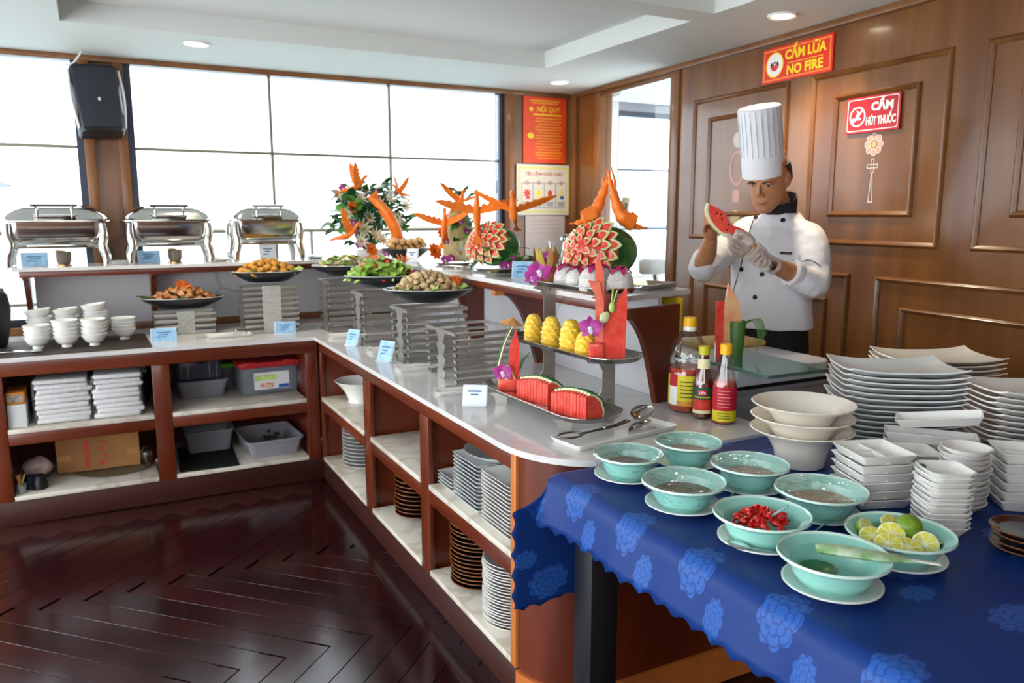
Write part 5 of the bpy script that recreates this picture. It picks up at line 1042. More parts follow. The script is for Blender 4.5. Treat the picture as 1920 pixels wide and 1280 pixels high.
# ---------------------------------------------------------------- on the prep bench
mg = thing('melon_display', 'pale melon slice and leek tuft standing on the glass board', 'garnish', (2.18, 2.27, 1.0435), RAD(-25))
obj('leek_base', lathe([(0, 0), (.026, 0), (.03, .06), (.034, .14), (.032, .145), (0, .14)], 20), mk('leek_green', '2f5a22', .4, var=(10, .5), col2='4d7a30', stretch=(3, 3, .4)), mg)
fixn(obj('melon_slice', T(prism([(-.028, .05), (.03, .05), (.04, .17), (.02, .24), (-.018, .3), (-.03, .2)], -.007, .007), (-.025, -.004, -.01), (pi/2, 0, 0)), mk('melon_pale', 'e9c28a', .4, var=(14, .4), col2='e8836a'), mg)); fixn(obj('red_slice', T(prism([(-.014, .0), (.012, .0), (.012, .22), (-.018, .22)], -.008, .008), (-.066, .006, 0), (pi/2, 0, 0)), 'melon_red', mg))
for k in range(9): obj('leek_strand', tube(spline([(.02, -.01, .13), (.05+.006*k, -.012+.004*k, .15), (.075+.006*k, -.02+.006*k, .1), (.075+.007*k, -.02+.007*k, .02+.008*k)], 4), .0022, 5, flat=.5), 'leaf_green', mg)
solo('cutting_board', bbx(-.17, .17, -.1, .1, 0, .022, .005), mk('board_yellow', 'd9b66a', .5, var=(4, .1)), 'pale yellow cutting board on the prep bench', 'cutting board', (2.40, 2.60, 1.031), RAD(-8))
solo('yellow_board', bbx(-.006, .006, -.11, .11, 0, .24, .004), mk('yellow_plastic', 'd9b52a', .4), 'yellow plastic board standing behind the raised shelf end', 'cutting board', (2.03, 2.53, 1.031), RAD(0))
# ================================================================ WALLS: SIGNS, POSTERS, LOUDSPEAKER, LIGHTS
mk('sign_red', 'd8301c', .35); mk('sign_red_dark', 'b01624', .3); mk('sign_yellow', 'f6d21a', .4); mk('sign_border', 'f08c3a', .4); mk('sign_white', 'ece8e6', .4); mk('poster_orange', 'e8481a', .4); mk('poster_ink', 'f2a024', .5); mk('poster_paper', 'd9d6cc', .6); mk('poster_yellow', 'dcd77a', .6); mk('poster_line', '6a6f8c', .6); mk('sign_black', '2a2024', .5)
RM = Matrix((RD, Vector((0, 0, 1)), RN)).transposed().to_euler()
def wall_thing(name, label, cat, s, z, t=.001):
    o = thing(name, label, cat, RC + RD*s + RN*t + Vector((0, 0, z))); o.rotation_euler = RM; return o
def flat(name, poly, z0, z1, mat, par, loc=(0, 0, 0)): return fixn(obj(name, prism(poly, z0, z1), mat, par, loc, smooth=False))
def ring2(poly_o, poly_i, z0, z1):
    n = len(poly_o); V = [(x, y, z) for z in (z0, z1) for P in (poly_o, poly_i) for x, y in P]; Fc = []
    for i in range(n):
        j = (i+1) % n; Fc += [(2*n+i, 2*n+j, 3*n+j, 3*n+i), (i, j, 2*n+j, 2*n+i), (n+j, n+i, 3*n+i, 3*n+j), (j, i, n+i, n+j)]
    return V, Fc
nf = wall_thing('fire_sign', 'red sign with yellow lettering CẤM LỬA NO FIRE under the ceiling', 'sign', 2.43, 2.385, .004)
flat('board', rrect(.495, .18, .004, 2), 0, .006, 'sign_red', nf); obj('border', ring2(rrect(.47, .158, .003, 2), rrect(.455, .143, .003, 2), .006, .0072), 'sign_border', nf)
rnd_ = flat('emblem_disc', ell(.125, .125, 32), .006, .0076, 'sign_white', nf, (-.152, 0, 0)); obj('emblem_ring', ring2(ell(.13, .13, 32), ell(.116, .116, 32), .006, .0082), 'sign_yellow', nf, (-.152, 0, 0))
flat('flame', [(-.03, -.012), (-.012, -.03), (.012, -.03), (.03, -.012), (.032, .006), (.016, -.006), (.006, .004), (0, -.008), (-.008, .004), (-.018, -.006), (-.032, .006)], .0076, .0086, 'sign_red', rnd_); flat('match', [(-.03, .002), (-.02, -.006), (0, .012), (.022, -.006), (.03, .004), (.02, .018), (.016, .006), (0, .02), (-.016, .006), (-.022, .018)], .0087, .0094, 'sign_black', rnd_)
text('lettering', 'CẤM LỬA', .066, 'sign_yellow', nf, (.062, .036, .0068), (0, 0, 0), .0006, .98, .0026); text('lettering', 'NO FIRE', .066, 'sign_yellow', nf, (.062, -.042, .0068), (0, 0, 0), .0006, 1.02, .0026); flat('divider_line', [(-.06, -.0015), (.185, -.0015), (.185, .0015), (-.06, .0015)], .006, .0072, 'sign_yellow', nf, (0, -.004, 0))
ns = wall_thing('no_smoking_sign', 'dark red sign with white lettering CẤM HÚT THUỐC on the panel', 'sign', 2.942, 2.06, .006)
flat('board', rrect(.305, .165, .004, 2), 0, .006, 'sign_red_dark', ns); obj('border', ring2(rrect(.288, .148, .012, 4), rrect(.28, .14, .01, 4), .006, .0072), 'sign_white', ns)
cg = obj('prohibition_ring', ring2(ell(.094, .094, 32), ell(.078, .078, 32), .006, .0074), 'sign_white', ns, (-.084, -.006, 0)); flat('slash', [(-.033, -.026), (-.026, -.033), (.033, .026), (.026, .033)], .006, .0076, 'sign_white', cg); flat('cigarette', [(-.034, -.016), (.02, -.016), (.02, -.006), (-.034, -.006)], .006, .0073, 'sign_white', cg); obj('smoke', T(tube(spline([(.012, -.004, .0068), (-.008, .004, .0068), (.008, .014, .0068), (-.004, .026, .0068)], 4), .0035, 6), (0, 0, 0)), 'sign_white', cg)
text('lettering', 'CẤM', .052, 'sign_white', ns, (.055, .03, .0068), (0, 0, 0), .0006, 1.1, .0024); text('lettering', 'HÚT THUỐC', .05, 'sign_white', ns, (.05, -.034, .0068), (0, 0, 0), .0006, .57, .0022)
mk('decal_pink', 'c49a90', .5); mk('decal_white', 'cfc4bc', .5); mk('decal_yellow', 'c8b070', .5)
dc = wall_thing('wall_decal', 'faded flower knot and tassel decal below the no smoking sign', 'decal', 2.955, 1.92, .001)
for k in range(8): a = k*pi/4; obj('petal', ring2(ell(.036, .036, 14), ell(.026, .026, 14), 0, .0006), 'decal_white', dc, (.036*cos(a), .036*sin(a), 0)); flat('petal_fill', ell(.025, .025, 12), 0, .0004, 'decal_pink', dc, (.036*cos(a), .036*sin(a), 0))
flat('heart', ell(.03, .03, 12), .0006, .001, 'decal_yellow', dc)
tl = obj('cross_knot', J(ring2(rrect(.02, .07, .006, 2), rrect(.012, .06, .004, 2), 0, .0006), ring2(rrect(.066, .02, .006, 2), rrect(.056, .012, .004, 2), 0, .0006)), 'decal_white', dc, (0, -.1, 0)); obj('tassel', ring2([(-.006, .05), (.006, .05), (.014, -.07), (-.014, -.07)], [(-.002, .045), (.002, .045), (.008, -.062), (-.008, -.062)], 0, .0006), 'decal_white', dc, (0, -.2, 0)); flat('bead', ell(.014, .03, 12), 0, .0006, 'decal_yellow', dc, (0, -.15, 0))
d2_ = wall_thing('wall_decal', 'faded pink lantern decal behind the chef', 'decal', 2.0, 1.86, .001); obj('lantern', ring2(ell(.13, .2, 24), ell(.1, .17, 24), 0, .0006), 'decal_pink', d2_); flat('top_knot', ell(.09, .09, 16), 0, .0006, 'decal_white', d2_, (0, .16, 0)); flat('tassel', rrect(.06, .07, .01, 2), 0, .0006, 'decal_pink', d2_, (0, -.16, 0)); flat('coin', ell(.08, .08, 18), 0, .0006, 'decal_yellow', d2_, (0, -.28, 0))
# back wall notices
def bw(name, label, x0, y0, x1, y1, Y):
    a, b = aty(x0, y0, Y), aty(x1, y1, Y); o = thing(name, label, 'notice', ((a.x+b.x)/2, Y, (a.z+b.z)/2)); o.rotation_euler = (pi/2, 0, 0); return o, b.x-a.x, a.z-b.z
YW = 5.492
o, w, h = bw('notice_board', 'bright orange regulations board NỘI QUY by the big window', 981, 176, 1060, 307, YW)
flat('board', rrect(w, h, .004, 2), 0, .004, 'poster_orange', o); text('heading', 'NỘI QUY', .052, 'sign_yellow', o, (.03, h*.29, .0045), (0, 0, 0), .0004, .95, .001); flat('emblem', ell(.035, .035, 16), .004, .005, 'sign_yellow', o, (-w*.32, h*.29, 0)); flat('emblem', ell(.06, .045, 16), .004, .005, 'sign_yellow', o, (-w*.33, -h*.1, 0))
for k in range(15): ww = w*(.64-.12*(k % 3 == 2)); flat('text_line', rrect(ww, .009, .003, 1), .004, .0048, 'poster_ink', o, (w*.09, h*(.16-.042*k), 0))
for k in range(2): flat('text_line', rrect(w*(.7-.1*k), .012, .003, 1), .004, .0048, 'poster_ink', o, (0, h*(.42-.035*k), 0))
flat('text_line', rrect(w*.66, .012, .003, 1), .004, .0048, 'sign_yellow', o, (w*.05, h*.215, 0))
o, w, h = bw('fire_drill_notice', 'white notice with four picture boxes TIÊU LỆNH CHỮA CHÁY', 968, 307, 1070, 403, YW-.004)
flat('sheet', rrect(w, h, .004, 2), 0, .003, 'poster_paper', o); obj('border', ring2(rrect(w*.92, h*.9, .003, 1), rrect(w*.86, h*.83, .003, 1), .003, .0036), 'poster_yellow', o); text('heading', 'TIÊU LỆNH CHỮA CHÁY', .036, 'sign_red_dark', o, (0, h*.31, .0034), (0, 0, 0), .0003, .86, .0006)
cols = ('sign_red', 'sign_yellow', 'sign_red', 'poster_yellow')
for k in range(4):
    x = w*(-.31+.207*k); fr_ = obj('picture_box', ring2(rrect(w*.195, h*.5, .002, 1), rrect(w*.185, h*.48, .002, 1), .003, .0038), 'poster_line', o, (x, -h*.11, 0)); obj('number_ring', ring2(ell(.03, .03, 14), ell(.022, .022, 14), .0038, .0044), 'sign_red_dark', fr_, (0, h*.25, 0)); text('number', str(k+1), .02, 'sign_red_dark', fr_, (0, h*.25, .0042), (0, 0, 0), .0002)
    star = [((.036 if i % 2 else .022)*cos(i*pi/7), (.036 if i % 2 else .022)*sin(i*pi/7)) for i in range(14)]
    flat('picture', star if k == 0 else ell(.04, .05, 10), .003, .004, cols[k], fr_, (0, h*.05, 0)); flat('picture', rrect(.035, .025, .004, 1), .003, .0042, ('sign_red', 'poster_yellow', 'sign_red_dark', 'blue_print')[k], fr_, (.008, -h*.04, 0))
    for j in range(3): flat('text_line', rrect(w*.15-.01*j, .006, .001, 1), .003, .0038, 'poster_line', fr_, (0, -h*(.14+.03*j), 0))
o, w, h = bw('paper_sheet', 'plain sheet of paper pinned below the fire notice', 985, 404, 1058, 480, YW-.002); flat('sheet', rrect(w, h, .001, 1), 0, .001, mk('paper_grey', 'c6bdbc', .7), o); [flat('text_line', rrect(w*.7, .004, .001, 1), .001, .0014, mk('faint_ink', 'a69c9e', .7) if k == 0 else 'faint_ink', o, (0, h*(.38-.1*k), 0)) for k in range(4)]
# loudspeaker on the post
ls = thing('loudspeaker', 'black wall loudspeaker on the post between the windows', 'speaker', aty(183, 190, 5.36), 0); ls.rotation_euler = (RAD(-14), RAD(-3), RAD(6)); ls.scale = (.87, .87, .87)
fixn(obj('cabinet', loft([[(x, y, z) for x, y in ((-w/2, .1), (-w/2, -.04), (-w/2+.02, -.075), (0, -.09), (w/2-.02, -.075), (w/2, -.04), (w/2, .1))] for z, w in ((-.225, .25), (-.21, .275), (0, .29), (.2, .3), (.222, .28))]), 'black_plastic', ls)); fixn(obj('grille', loft([[(x, y, z) for x, y in ((-w/2, -.06), (-w/2, -.082), (0, -.1), (w/2, -.082), (w/2, -.06))] for z, w in ((-.205, .232), (0, .246), (.2, .256))]), 'charcoal_grille', ls)); flat('badge', ell(.018, .026, 12), 0, .003, 'light_plastic', ls).matrix_local = Matrix.Translation((0, -.1, -.02)) @ Euler((pi/2, 0, 0)).to_matrix().to_4x4()
for s in (-1, 1): obj('side_rail', tube(spline([(s*.15, -.04, .2), (s*.158, -.05, 0), (s*.138, -.04, -.2)], 5), .009, 8), 'light_plastic', ls)
obj('wall_bracket', bbx(-.05, .05, .1, .135, -.05, .05, .004), 'steel_dark', ls)
solo('speaker_cable', tube(spline([(0, 0, 0), (-.05, -.02, -.03), (-.1, -.03, -.1), (-.16, -.02, -.12)], 5), .006, 8), 'light_plastic', 'pale cable running from the ceiling to the loudspeaker', 'cable', aty(172, 88, 5.40))
# recessed ceiling lights
for x, y, e in ((.559, 4.825, 22), (3.0, 5.0, 22), (2.95, 2.868, 40)):
    t = thing('ceiling_light', 'round recessed warm ceiling light ' + ('above the chafing dishes' if x < 1 else 'near the orange board' if y > 4 else 'above the chef near the fire sign'), 'ceiling light', (x, y, ZC-.0125))
    obj('trim', lathe([(.052, .012), (.068, .012), (.07, .008), (.064, 0), (.052, .004)], 32), 'sign_white', t); obj('lens', lathe([(0, .006), (.052, .006), (.052, .011), (0, .011)], 28), 'lamp_glow', t)
    li = bpy.data.lights.new('lamp', 'SPOT'); li.energy = e; li.color = (1, .82, .58); li.spot_size = RAD(120); li.spot_blend = .8; li.shadow_soft_size = .05; lo = bpy.data.objects.new('lamp', li); COL.objects.link(lo); lo.parent = t; lo.location = (0, 0, -.01)
# things beyond the side glass
hd = thing('wall_phone', 'beige handset hanging in the wheelhouse window', 'phone', at(1171, 397, 6.3), 0); hd.rotation_euler = (0, RAD(6), RAD(-20)); obj('body', bbx(-.03, .03, -.02, .02, -.115, .115, .008), mk('beige_plastic', 'a89a78', .5), hd); obj('slot', box(-.008, .008, -.023, -.0205, -.02, .07), 'rubber', hd); obj('cord', tube(spline([(.03, 0, -.06), (.06, 0, -.1), (.08, 0, -.17)], 4), .004, 6), 'beige_plastic', hd)
p_ = at(1222, 500, 6.2); sl = thing('searchlight', 'pale grey deck searchlight seen through the side glass', 'searchlight', (p_.x, p_.y, p_.z)); sl.rotation_euler = (0, 0, -YAW); obj('housing', T(lathe([(0, -.1), (.05, -.1), (.062, -.08), (.062, .07), (.058, .1), (0, .1)], 24), (0, 0, 0), (0, pi/2, 0)), mk('grey_housing', 'aaaaa6', .4), sl); obj('yoke', tube(spline([(.03, 0, -.06), (.04, 0, -.13), (.02, 0, -.2), (.02, 0, -.45)], 4), .025, 8), 'steel_dark', sl)
# a moored tour boat far out on the water
tbt = thing('tour_boat', 'white tour boat with dark canopy moored on the water', 'boat', (-7.3, 30, -1.2), RAD(8)); obj('hull', T(loft([[(-6, 0, 0), (5, 0, 0), (7, 0, 1.3), (-6.4, 0, 1.3)], [(-6, 2.4, 0), (5, 2.4, 0), (7, 1.4, 1.3), (-6.4, 2.6, 1.3)]])), 'white_card', tbt); obj('cabin', box(-5.5, 4, .3, 2.2, 1.3, 3.2), 'white_card', tbt); obj('canopy', T(prism([(-6, 0), (5, 0), (4, .35), (-5, .5)], -1.4, 1.4), (0, 1.2, 3.7), (pi/2, 0, 0)), mk('canopy_blue', '56606e', .7), tbt)
for k in range(6): obj('window', box(-5+1.5*k, -4+1.5*k, .27, .3, 1.9, 2.8), mk('boat_glass', '8d98a4', .3) if k == 0 else 'boat_glass', tbt)
for x in (-5, -1, 3.5): obj('post', box(x-.05, x+.05, .4, .5, 3.2, 3.75), 'white_card', tbt)
# ================================================================ THE CHEF
from mathutils.bvhtree import BVHTree
def ac(x, y, D): return at(x, y, D+.07)
mk('skin', 'b07a55', .5, var=(9, .12), sss=.08, bump=(80, .05, .002)); mk('jacket_white', 'dcdce2', .75, bump=(9, .5, .03)); mk('hat_white', 'e2e4ea', .7); mk('black_cloth', '14141a', .75, bump=(40, .2, .004)); mk('hair_black', '0d0c0e', .5, bump=(140, .8, .01)); mk('lip', '9c5a4a', .45); mk('eye_dark', '160f0c', .25); mk('eye_white', 'cfc4bc', .35); mk('button_black', '101216', .3); mk('glove_film', 'e6e2de', .3, alpha=.5, bump=(70, .8, .01)); mk('watch_steel', 'b8b8b4', .2, metal=1)
def remesh(name, g, mat, parent, vox, smooth=2):
    me = bpy.data.meshes.new(name); me.from_pydata(g[0], [], g[1]); bm = bmesh.new(); bm.from_mesh(me); bmesh.ops.recalc_face_normals(bm, faces=bm.faces[:]); bm.to_mesh(me); bm.free()
    o = bpy.data.objects.new(name, me); COL.objects.link(o); m = o.modifiers.new('fuse', 'REMESH'); m.mode = 'VOXEL'; m.voxel_size = vox
    if smooth: s = o.modifiers.new('soften', 'SMOOTH'); s.factor = .5; s.iterations = smooth
    dg = bpy.context.evaluated_depsgraph_get(); dg.update(); me2 = bpy.data.meshes.new_from_object(o.evaluated_get(dg)); bpy.data.objects.remove(o)
    me2.polygons.foreach_set('use_smooth', [True]*len(me2.polygons)); me2.materials.clear(); me2.materials.append(MATS[mat])
    o = bpy.data.objects.new(name, me2); COL.objects.link(o); o.parent = parent; return o
fh = Vector((FWD.x, FWD.y, 0)).normalized()
def facing(deg):                               # horizontal direction turned from "towards the camera" to the picture's left
    return (-fh*cos(RAD(deg)) - RGT*sin(RAD(deg))).normalized()
UP = Vector((0, 0, 1))
BF = facing(38); BS = BF.cross(UP)*-1           # body forward, body left side
BS = UP.cross(BF).normalized()
hip = ac(1443, 590, 3.62); foot0 = Vector((hip.x, hip.y, 0))
chef = thing('person', 'person in white chef jacket and tall hat carving a watermelon slice', 'person', foot0)
Q = lambda p: tuple(Vector(p)-foot0)
def ringe(c, a, b, n=20, s=BS, f=BF): return [Q(Vector(c)+s*(a*cos(2*pi*i/n))+f*(b*sin(2*pi*i/n))) for i in range(n)]
def limb(pts, rs, n=14, k=5):
    P = spline(pts, k); m = len(P); R_ = []
    for i in range(m):
        f = i/(m-1)*(len(rs)-1); j = min(int(f), len(rs)-2); R_.append(rs[j]+(rs[j+1]-rs[j])*(f-j))
    return tube([Q(p) for p in P], R_, n)
zc = lambda px, py, D: ac(px, py, D)
neck = ac(1464, 390, 3.60); chest = ac(1458, 470, 3.60); waist = ac(1446, 555, 3.62); shl = ac(1463, 428, 3.61)
Lsh = ac(1520, 449, 3.50); Rsh = ac(1398, 434, 3.72); Lel = ac(1524, 528, 3.36); Lwr = ac(1437, 492, 3.25); Rel = ac(1321, 497, 3.52); Rwr = ac(1333, 446, 3.36)
# head frame
HF = (facing(40)*cos(RAD(24)) - UP*sin(RAD(24))).normalized(); HS = UP.cross(HF).normalized(); HU = HF.cross(HS).normalized()
HS_ = 1.15; chin = ac(1431, 400, 3.51)
HO = chin - HF*(.085*HS_) - HU*(.002)
def hp(x, y, z): return HO + (HS*x + HF*y + HU*z)*HS_
def hq(x, y, z): return Q(hp(x, y, z))
def hell(c, r, n=14, m=10, rot=(0, 0, 0)):
    g = T(sph(*r, n, m), c, rot); return [hq(*v) for v in g[0]], g[1]
hr = []
for z, hw, yf, yb in ((-.004, .02, .078, .045), (.006, .034, .088, .015), (.026, .055, .092, -.015), (.055, .0665, .0915, -.05), (.085, .0715, .0895, -.078), (.115, .0715, .0885, -.095), (.145, .0745, .0885, -.1), (.175, .0725, .083, -.098), (.2, .062, .066, -.086), (.222, .04, .036, -.055), (.233, .012, .002, -.012)):
    hr.append([hq(hw*cos(2*pi*i/28)*(1 if sin(2*pi*i/28) < 0 else (1-.12*abs(sin(2*pi*i/28))*abs(cos(2*pi*i/28)))), (yf+yb)/2+(yf-yb)/2*sin(2*pi*i/28), z) for i in range(28)])
headg = [loft(hr)]
headg += [tube([hq(0, .086, .128), hq(0, .097, .112), hq(0, .108, .092), hq(0, .107, .083)], [.008, .0095, .0125, .011], 10), hell((.0105, .098, .084), (.0085, .009, .0075)), hell((-.0105, .098, .084), (.0085, .009, .0075)),
          hell((.03, .082, .131), (.024, .01, .008), rot=(0, .12, 0)), hell((-.03, .082, .131), (.024, .01, .008), rot=(0, -.12, 0)), hell((0, .0905, .053), (.022, .009, .0065)), hell((0, .0885, .041), (.019, .009, .0065)), hell((0, .086, .018), (.022, .012, .014)),
          hell((.0745, -.01, .105), (.0095, .019, .031), rot=(.15, 0, .35)), hell((-.0745, -.01, .105), (.0095, .019, .031), rot=(.15, 0, -.35))]
neckg = tube([Q(hp(0, -.02, .07)), Q(hp(0, -.03, 0)*.5+neck*.5), Q(neck-UP*.05)], [.058, .057, .062], 16)
# hands: palm plus five bent fingers
def hand(wr, pc, fdirs, nrm, thumb):
    gs = [limb([wr, wr*.4+pc*.6, pc], [.026, .034, .036], 12, 3)]
    for base, mid, tip, r in fdirs: gs.append(limb([pc*.5+Vector(base)*.5, base, mid, tip], [r*1.1, r*1.1, r, r*.82], 8, 3))
    gs.append(limb(thumb, [.013, .012, .0095], 8, 3)); return gs
Lpc = ac(1408, 468, 3.22); Rpc = ac(1331, 424, 3.325)
# his left (gloved) hand: fingers under and round the slice, thumb on top
lf_ = []
for k in range(4):
    b = ac(1393-4*k, 459+7*k, 3.215-.012*k); m = ac(1373-2*k, 449+7*k, 3.20-.012*k); t_ = ac(1366+2*k, 440+5*k, 3.235-.01*k); lf_.append((b, m, t_, .0105-.0006*k))
lthumb = [ac(1412, 455, 3.20), ac(1398, 441, 3.185), ac(1378, 436, 3.18)]
rf_ = []
for k in range(4):
    b = ac(1326-2*k, 412+7*k, 3.30); m = ac(1321+k*.5, 396+8*k, 3.275); t_ = ac(1331+k, 392+9*k, 3.255); rf_.append((b, m, t_, .0098-.0005*k))
rthumb = [ac(1345, 426, 3.30), ac(1347, 410, 3.275), ac(1341, 401, 3.262)]
handsL = hand(Lwr, Lpc, lf_, None, lthumb); handsR = hand(Rwr, Rpc, rf_, None, rthumb)
core = loft([ringe(foot0+UP*.86, .14, .095), ringe(waist, .15, .1), ringe(chest, .17, .105), ringe(shl, .17, .085), ringe(neck-UP*.02, .06, .055)])
arms = [limb([shl*.4+Lsh*.6, Lsh, Lel, Lel*.5+Lwr*.5, Lwr], [.05, .052, .046, .042, .028], 14), limb([shl*.4+Rsh*.6, Rsh, Rel, Rel*.5+Rwr*.5, Rwr], [.05, .052, .046, .041, .028], 14)]
legs = []
for s in (-1, 1):
    h_ = foot0+BS*(s*.095)+UP*.9; kn = foot0+BS*(s*.1)+UP*.5+BF*.015; an = foot0+BS*(s*.1)+UP*.08-BF*.02; legs.append(limb([h_, kn, an], [.078, .055, .042], 12)); legs.append(limb([an-UP*.02-BF*.04, an-UP*.035+BF*.08, an-UP*.045+BF*.17], [.036, .04, .028], 10))
body = remesh('body', J(*headg, neckg, core, *arms, *handsL, *handsR, *legs), 'skin', chef, .0042, 3)
# clothes
hem = [ringe(foot0+UP*(hip.z-.055)+BF*.01, .205, .145, 28), ringe(hip, .2, .14, 28), ringe(waist, .19, .135, 28), ringe(chest+BF*.005, .215, .15, 28), ringe(ac(1460, 447, 3.605), .2, .125, 28), ringe(shl+UP*.004, .14, .1, 28), ringe(neck-UP*.022, .085, .078, 28)]
cuffL = Lel*.55+Lwr*.45; cuffR = Rel*.78+Rwr*.22
sl_ = [limb([shl*.45+Lsh*.55+UP*.0, Lsh-UP*.005, Lsh*.5+Lel*.5+BS*.012, Lel+BS*.006-UP*.012, cuffL], [.07, .073, .068, .068, .056], 18), limb([shl*.45+Rsh*.55, Rsh-UP*.005, Rsh*.5+Rel*.5-BS*.01-UP*.02, Rel-UP*.014-BS*.004, cuffR], [.07, .072, .068, .066, .058], 18)]
jk = remesh('chef_jacket', J(loft(hem), *sl_), 'jacket_white', chef, .007, 6)
def wrinkle(o, fn):
    d = [(Vector(v.co), Vector(v.normal)) for v in o.data.vertices]; fl_ = []
    for p, n_ in d: fl_ += list(p + n_*fn(p))
    o.data.vertices.foreach_set('co', fl_); o.data.update()
wrinkle(jk, lambda p: .006*noise.noise(Vector((p.x*9, p.y*9, p.z*4+p.x*8))) + .003*noise.noise(p*26))
cf = []
for c, d, r in ((cuffL, (Lwr-Lel).normalized(), .056), (cuffR, (Rwr-Rel).normalized(), .058)):
    obj('rolled_cuff', tube([Q(c-d*.03), Q(c-d*.02), Q(c+d*.01), Q(c+d*.014), Q(c+d*.005)], [r*.98, r*1.06, r*1.06, r*.98, r*.8], 20), 'jacket_white', chef)
pantg = [loft([ringe(foot0+UP*(hip.z-.01), .178, .128, 20), ringe(foot0+UP*.95, .19, .142, 20), ringe(foot0+UP*.86, .19, .14, 20), ringe(foot0+UP*.8, .17, .12, 20)])]
for s in (-1, 1):
    h_ = foot0+BS*(s*.09)+UP*.92; kn = foot0+BS*(s*.1)+UP*.5+BF*.015; an = foot0+BS*(s*.1)+UP*.06-BF*.02; pantg.append(limb([h_, kn, an], [.105, .085, .07], 16))
remesh('trousers', J(*pantg), 'black_cloth', chef, .008, 4)
for s in (-1, 1): an = foot0+BS*(s*.1); fixn(obj('shoe', loft([[Q(an+BF*(y)+BS*(w*cos(a))+UP*(.004+h*max(0, sin(a)))) for a in [2*pi*i/12 for i in range(12)]] for y, w, h in ((-.09, .03, .05), (-.05, .042, .085), (.02, .045, .075), (.1, .05, .05), (.16, .042, .04), (.185, .015, .02))]), 'black_cloth', chef))
# collar, buttons, piping, pocket by dropping points on the jacket
bv = BVHTree.FromPolygons([v.co[:] for v in jk.data.vertices], [tuple(p.vertices) for p in jk.data.polygons])
def onj(px, py, lift=.002):
    d = ray(px, py).normalized(); h = bv.ray_cast(EYE-foot0, d); return (h[0]+h[1]*lift, h[1]) if h[0] else (ac(px, py, 3.45)-foot0, -d)
nc = neck+UP*.0; tilt = BF*.35+UP
colr = []
for r, dz, k in ((.072, -.035, 0), (.075, -.0, 1), (.072, .032, 2), (.066, .03, 3), (.066, -.03, 4)): colr.append([Q(nc+BS*(r*cos(2*pi*i/24))+BF*(r*sin(2*pi*i/24)*1.02+.004)+UP*(dz*1.1-.034*sin(2*pi*i/24)+.012)) for i in range(24)])
obj('collar', loft(colr+[colr[0]], caps=False), 'black_cloth', chef)
for px, py in ((1417, 408), (1468, 413), (1391, 505), (1429, 514), (1377, 552), (1416, 557)):
    p, n_ = onj(px, py, .001); q_ = n_.to_track_quat('Z', 'Y').to_euler(); obj('button', lathe([(0, 0), (.0105, 0), (.0115, .003), (.0095, .006), (0, .0065)], 14), 'button_black', chef, p, q_)
def piping(name, pxs, r, mat):
    P = [onj(x, y, .0015)[0] for x, y in pxs]; obj(name, tube(spline(P, 4), r, 6), mat, chef)
piping('placket_piping', [(1412, 414), (1404, 440), (1396, 470), (1389, 500), (1380, 530), (1372, 560), (1366, 590)], .0022, 'button_black'); piping('sleeve_piping', [(1500, 493), (1512, 488), (1525, 490), (1538, 499)], .0022, 'button_black'); piping('pocket_flap', [(1463, 474), (1470, 474.5), (1478, 475), (1485, 475)], .006, 'button_black')
# hat, hair, face
hatc = hp(-.012, .008, .14)
ha = (HU*.86+UP*.5+RGT*-.02).normalized(); hx = HS; hy = ha.cross(hx).normalized()
def hring(h, r, n=48, pl=0, ph=0): return [Q(hatc+ha*h+(hx*cos(2*pi*i/n)*.95+hy*sin(2*pi*i/n)*1.1)*(1.1*r*(1-pl*abs(sin(pi*i/n*24+ph))))) for i in range(n)]
hat = obj('hat_band', loft([hring(-.008, .087), hring(0, .089), hring(.085, .0885), hring(.085, .083), hring(-.008, .083)], caps=False), 'hat_white', chef)
hc = obj('hat_crown', loft([hring(.075, .087, 96, .012), hring(.2, .0855, 96, .02), hring(.29, .0875, 96, .02), hring(.296, .083, 96, .02), hring(.292, .03, 96)]), 'hat_white', chef, ang=60)
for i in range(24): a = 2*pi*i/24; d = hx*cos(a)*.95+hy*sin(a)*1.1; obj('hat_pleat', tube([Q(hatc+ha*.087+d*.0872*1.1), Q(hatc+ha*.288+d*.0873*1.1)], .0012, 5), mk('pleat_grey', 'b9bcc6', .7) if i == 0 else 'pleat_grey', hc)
hair = []
for z, hw, yf, yb in ((.062, .052, -.06, -.082), (.085, .0715, -.045, -.09), (.115, .0765, -.005, -.101), (.145, .079, .03, -.1055), (.165, .078, .05, -.104)): hair.append([hq(hw*cos(2*pi*i/24), (yf+yb)/2+(yf-yb)/2*sin(2*pi*i/24), z) for i in range(24)])
obj('hair', loft(hair), 'hair_black', chef)
hb = BVHTree.FromPolygons([v.co[:] for v in body.data.vertices], [tuple(p.vertices) for p in body.data.polygons])
def onf(x, z, lift=.0008):                    # drop a point on the face along the face direction
    o_ = Vector(hq(x, .3, z)); h = hb.ray_cast(o_, -HF); return (h[0]+h[1]*lift if h[0] else Vector(hq(x, .09, z)))
for s in (-1, 1):
    obj('eyebrow', tube([onf(s*a, b, .0006) for a, b in ((.012, .128), (.024, .1335), (.037, .1345), (.05, .129))], [.0028, .0042, .0036, .0016], 6), 'hair_black', chef)
    e0 = obj('eye', tube([onf(s*a, b, .0004) for a, b in ((.018, .114), (.026, .1155), (.036, .1155), (.044, .113))], [.0012, .0034, .0034, .0012], 8), 'eye_white', chef); obj('iris', tube([onf(s*a, .1145, .003) for a in (.027, .031, .035)], [.002, .0036, .002], 8), 'eye_dark', e0); obj('lash_line', tube([onf(s*a, b, .002) for a, b in ((.016, .1155), (.026, .119), (.036, .1195), (.046, .116))], [.0008, .0016, .0016, .0008], 6), 'eye_dark', e0)
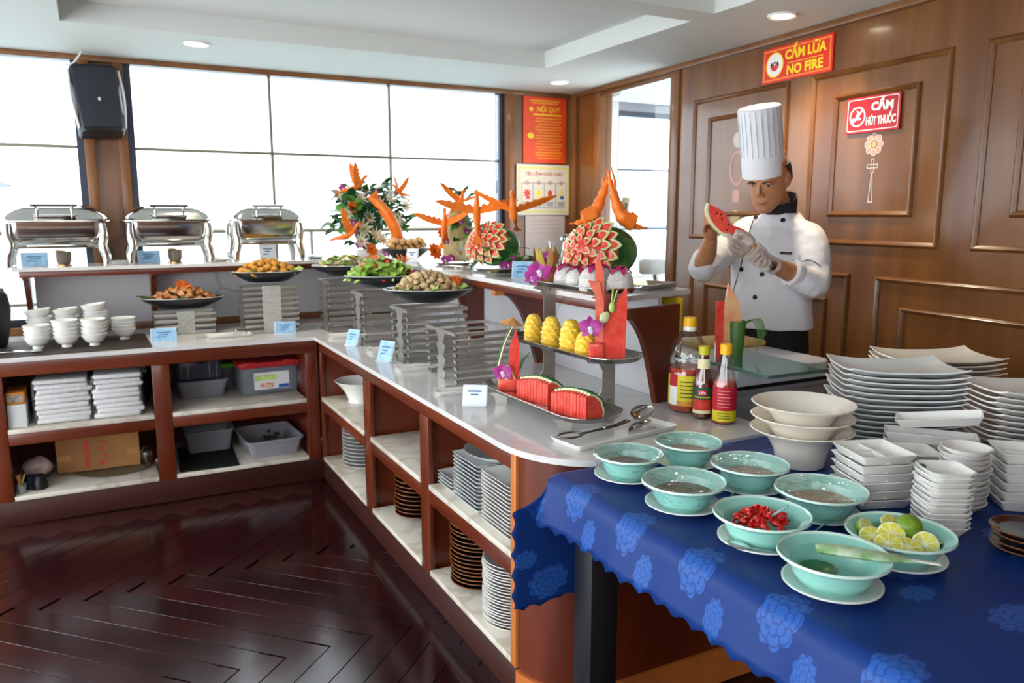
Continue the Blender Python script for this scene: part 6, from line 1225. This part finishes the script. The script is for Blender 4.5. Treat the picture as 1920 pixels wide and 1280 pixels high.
obj('mouth', tube([onf(a, b, .0004) for a, b in ((-.022, .0465), (-.01, .0485), (0, .0475), (.01, .0485), (.022, .0465))], [.0014, .0034, .0036, .0034, .0014], 8), 'lip', chef)
# glove, watch
gl_ = remesh('plastic_glove', J(limb([Lwr+(Lel-Lwr)*.18, Lwr, Lwr*.4+Lpc*.6, Lpc], [.042, .036, .043, .046], 14, 3), *[limb([Lpc*.5+Vector(b)*.5, b, m, t_], [r*1.5, r*1.45, r*1.35, r*1.25], 8, 3) for b, m, t_, r in lf_], limb(lthumb, [.019, .017, .014], 8, 3)), 'glove_film', chef, .005, 2)
wrinkle(gl_, lambda p: .004*noise.noise(p*55))
wd = (Lwr-Lel).normalized(); wc = Lwr-wd*.012; wt_ = obj('wrist_watch', tube([Q(wc-wd*.01), Q(wc-wd*.009), Q(wc+wd*.009), Q(wc+wd*.01)], [.03, .0345, .0345, .03], 20), 'watch_steel', chef)
wn = (EYE-wc); wn = (wn-wd*wn.dot(wd)).normalized(); obj('watch_face', lathe([(0, 0), (.019, 0), (.02, .004), (.017, .006), (0, .006)], 20), 'watch_steel', wt_, Q(wc+wn*.033), wn.to_track_quat('Z', 'Y').to_euler())
# the slice he holds
def plane_poly(pts, D, th):
    out = []
    for dd in (0, th): out.append([Vector(ac(x, y, D)) + fh*dd for x, y in pts])
    return out
wm = thing('watermelon_slice', 'red watermelon slice held up in both hands of the chef', 'watermelon', ac(1360, 420, 3.235)); wo = wm.location
outer = spline([(x, y, 0) for x, y in ((1327, 380), (1323, 394), (1330, 416), (1346, 435), (1366, 446), (1392, 450), (1412, 446))], 4); inner = spline([(x, y, 0) for x, y in ((1330, 382), (1328, 394), (1334, 413), (1349, 431), (1368, 441), (1392, 446), (1411, 443))], 4)
inner2 = spline([(x, y, 0) for x, y in ((1330, 383), (1346, 390), (1360, 400), (1366, 412), (1372, 421), (1390, 428), (1410, 440))], 4)
def strip(A, B, D, th, name, mat):
    rings = []
    for a, b in zip(A, B): pa_, pb_ = ac(a.x, a.y, D), ac(b.x, b.y, D); rings.append([tuple(pa_-wo), tuple(pb_-wo), tuple(pb_+fh*th-wo), tuple(pa_+fh*th-wo)])
    return fixn(obj(name, loft(rings), mat, wm))
strip(inner, inner2, 3.235, .02, 'flesh', 'melon_red'); strip(outer, inner, 3.235, .021, 'rind', 'melon_white')
for x, y in ((1352, 402), (1354, 411), (1366, 421), (1344, 400), (1362, 431)): obj('seed', T(sph(.0035, .002, .005, 8, 6)), 'rubber', wm, ac(x, y, 3.2345)-wo)
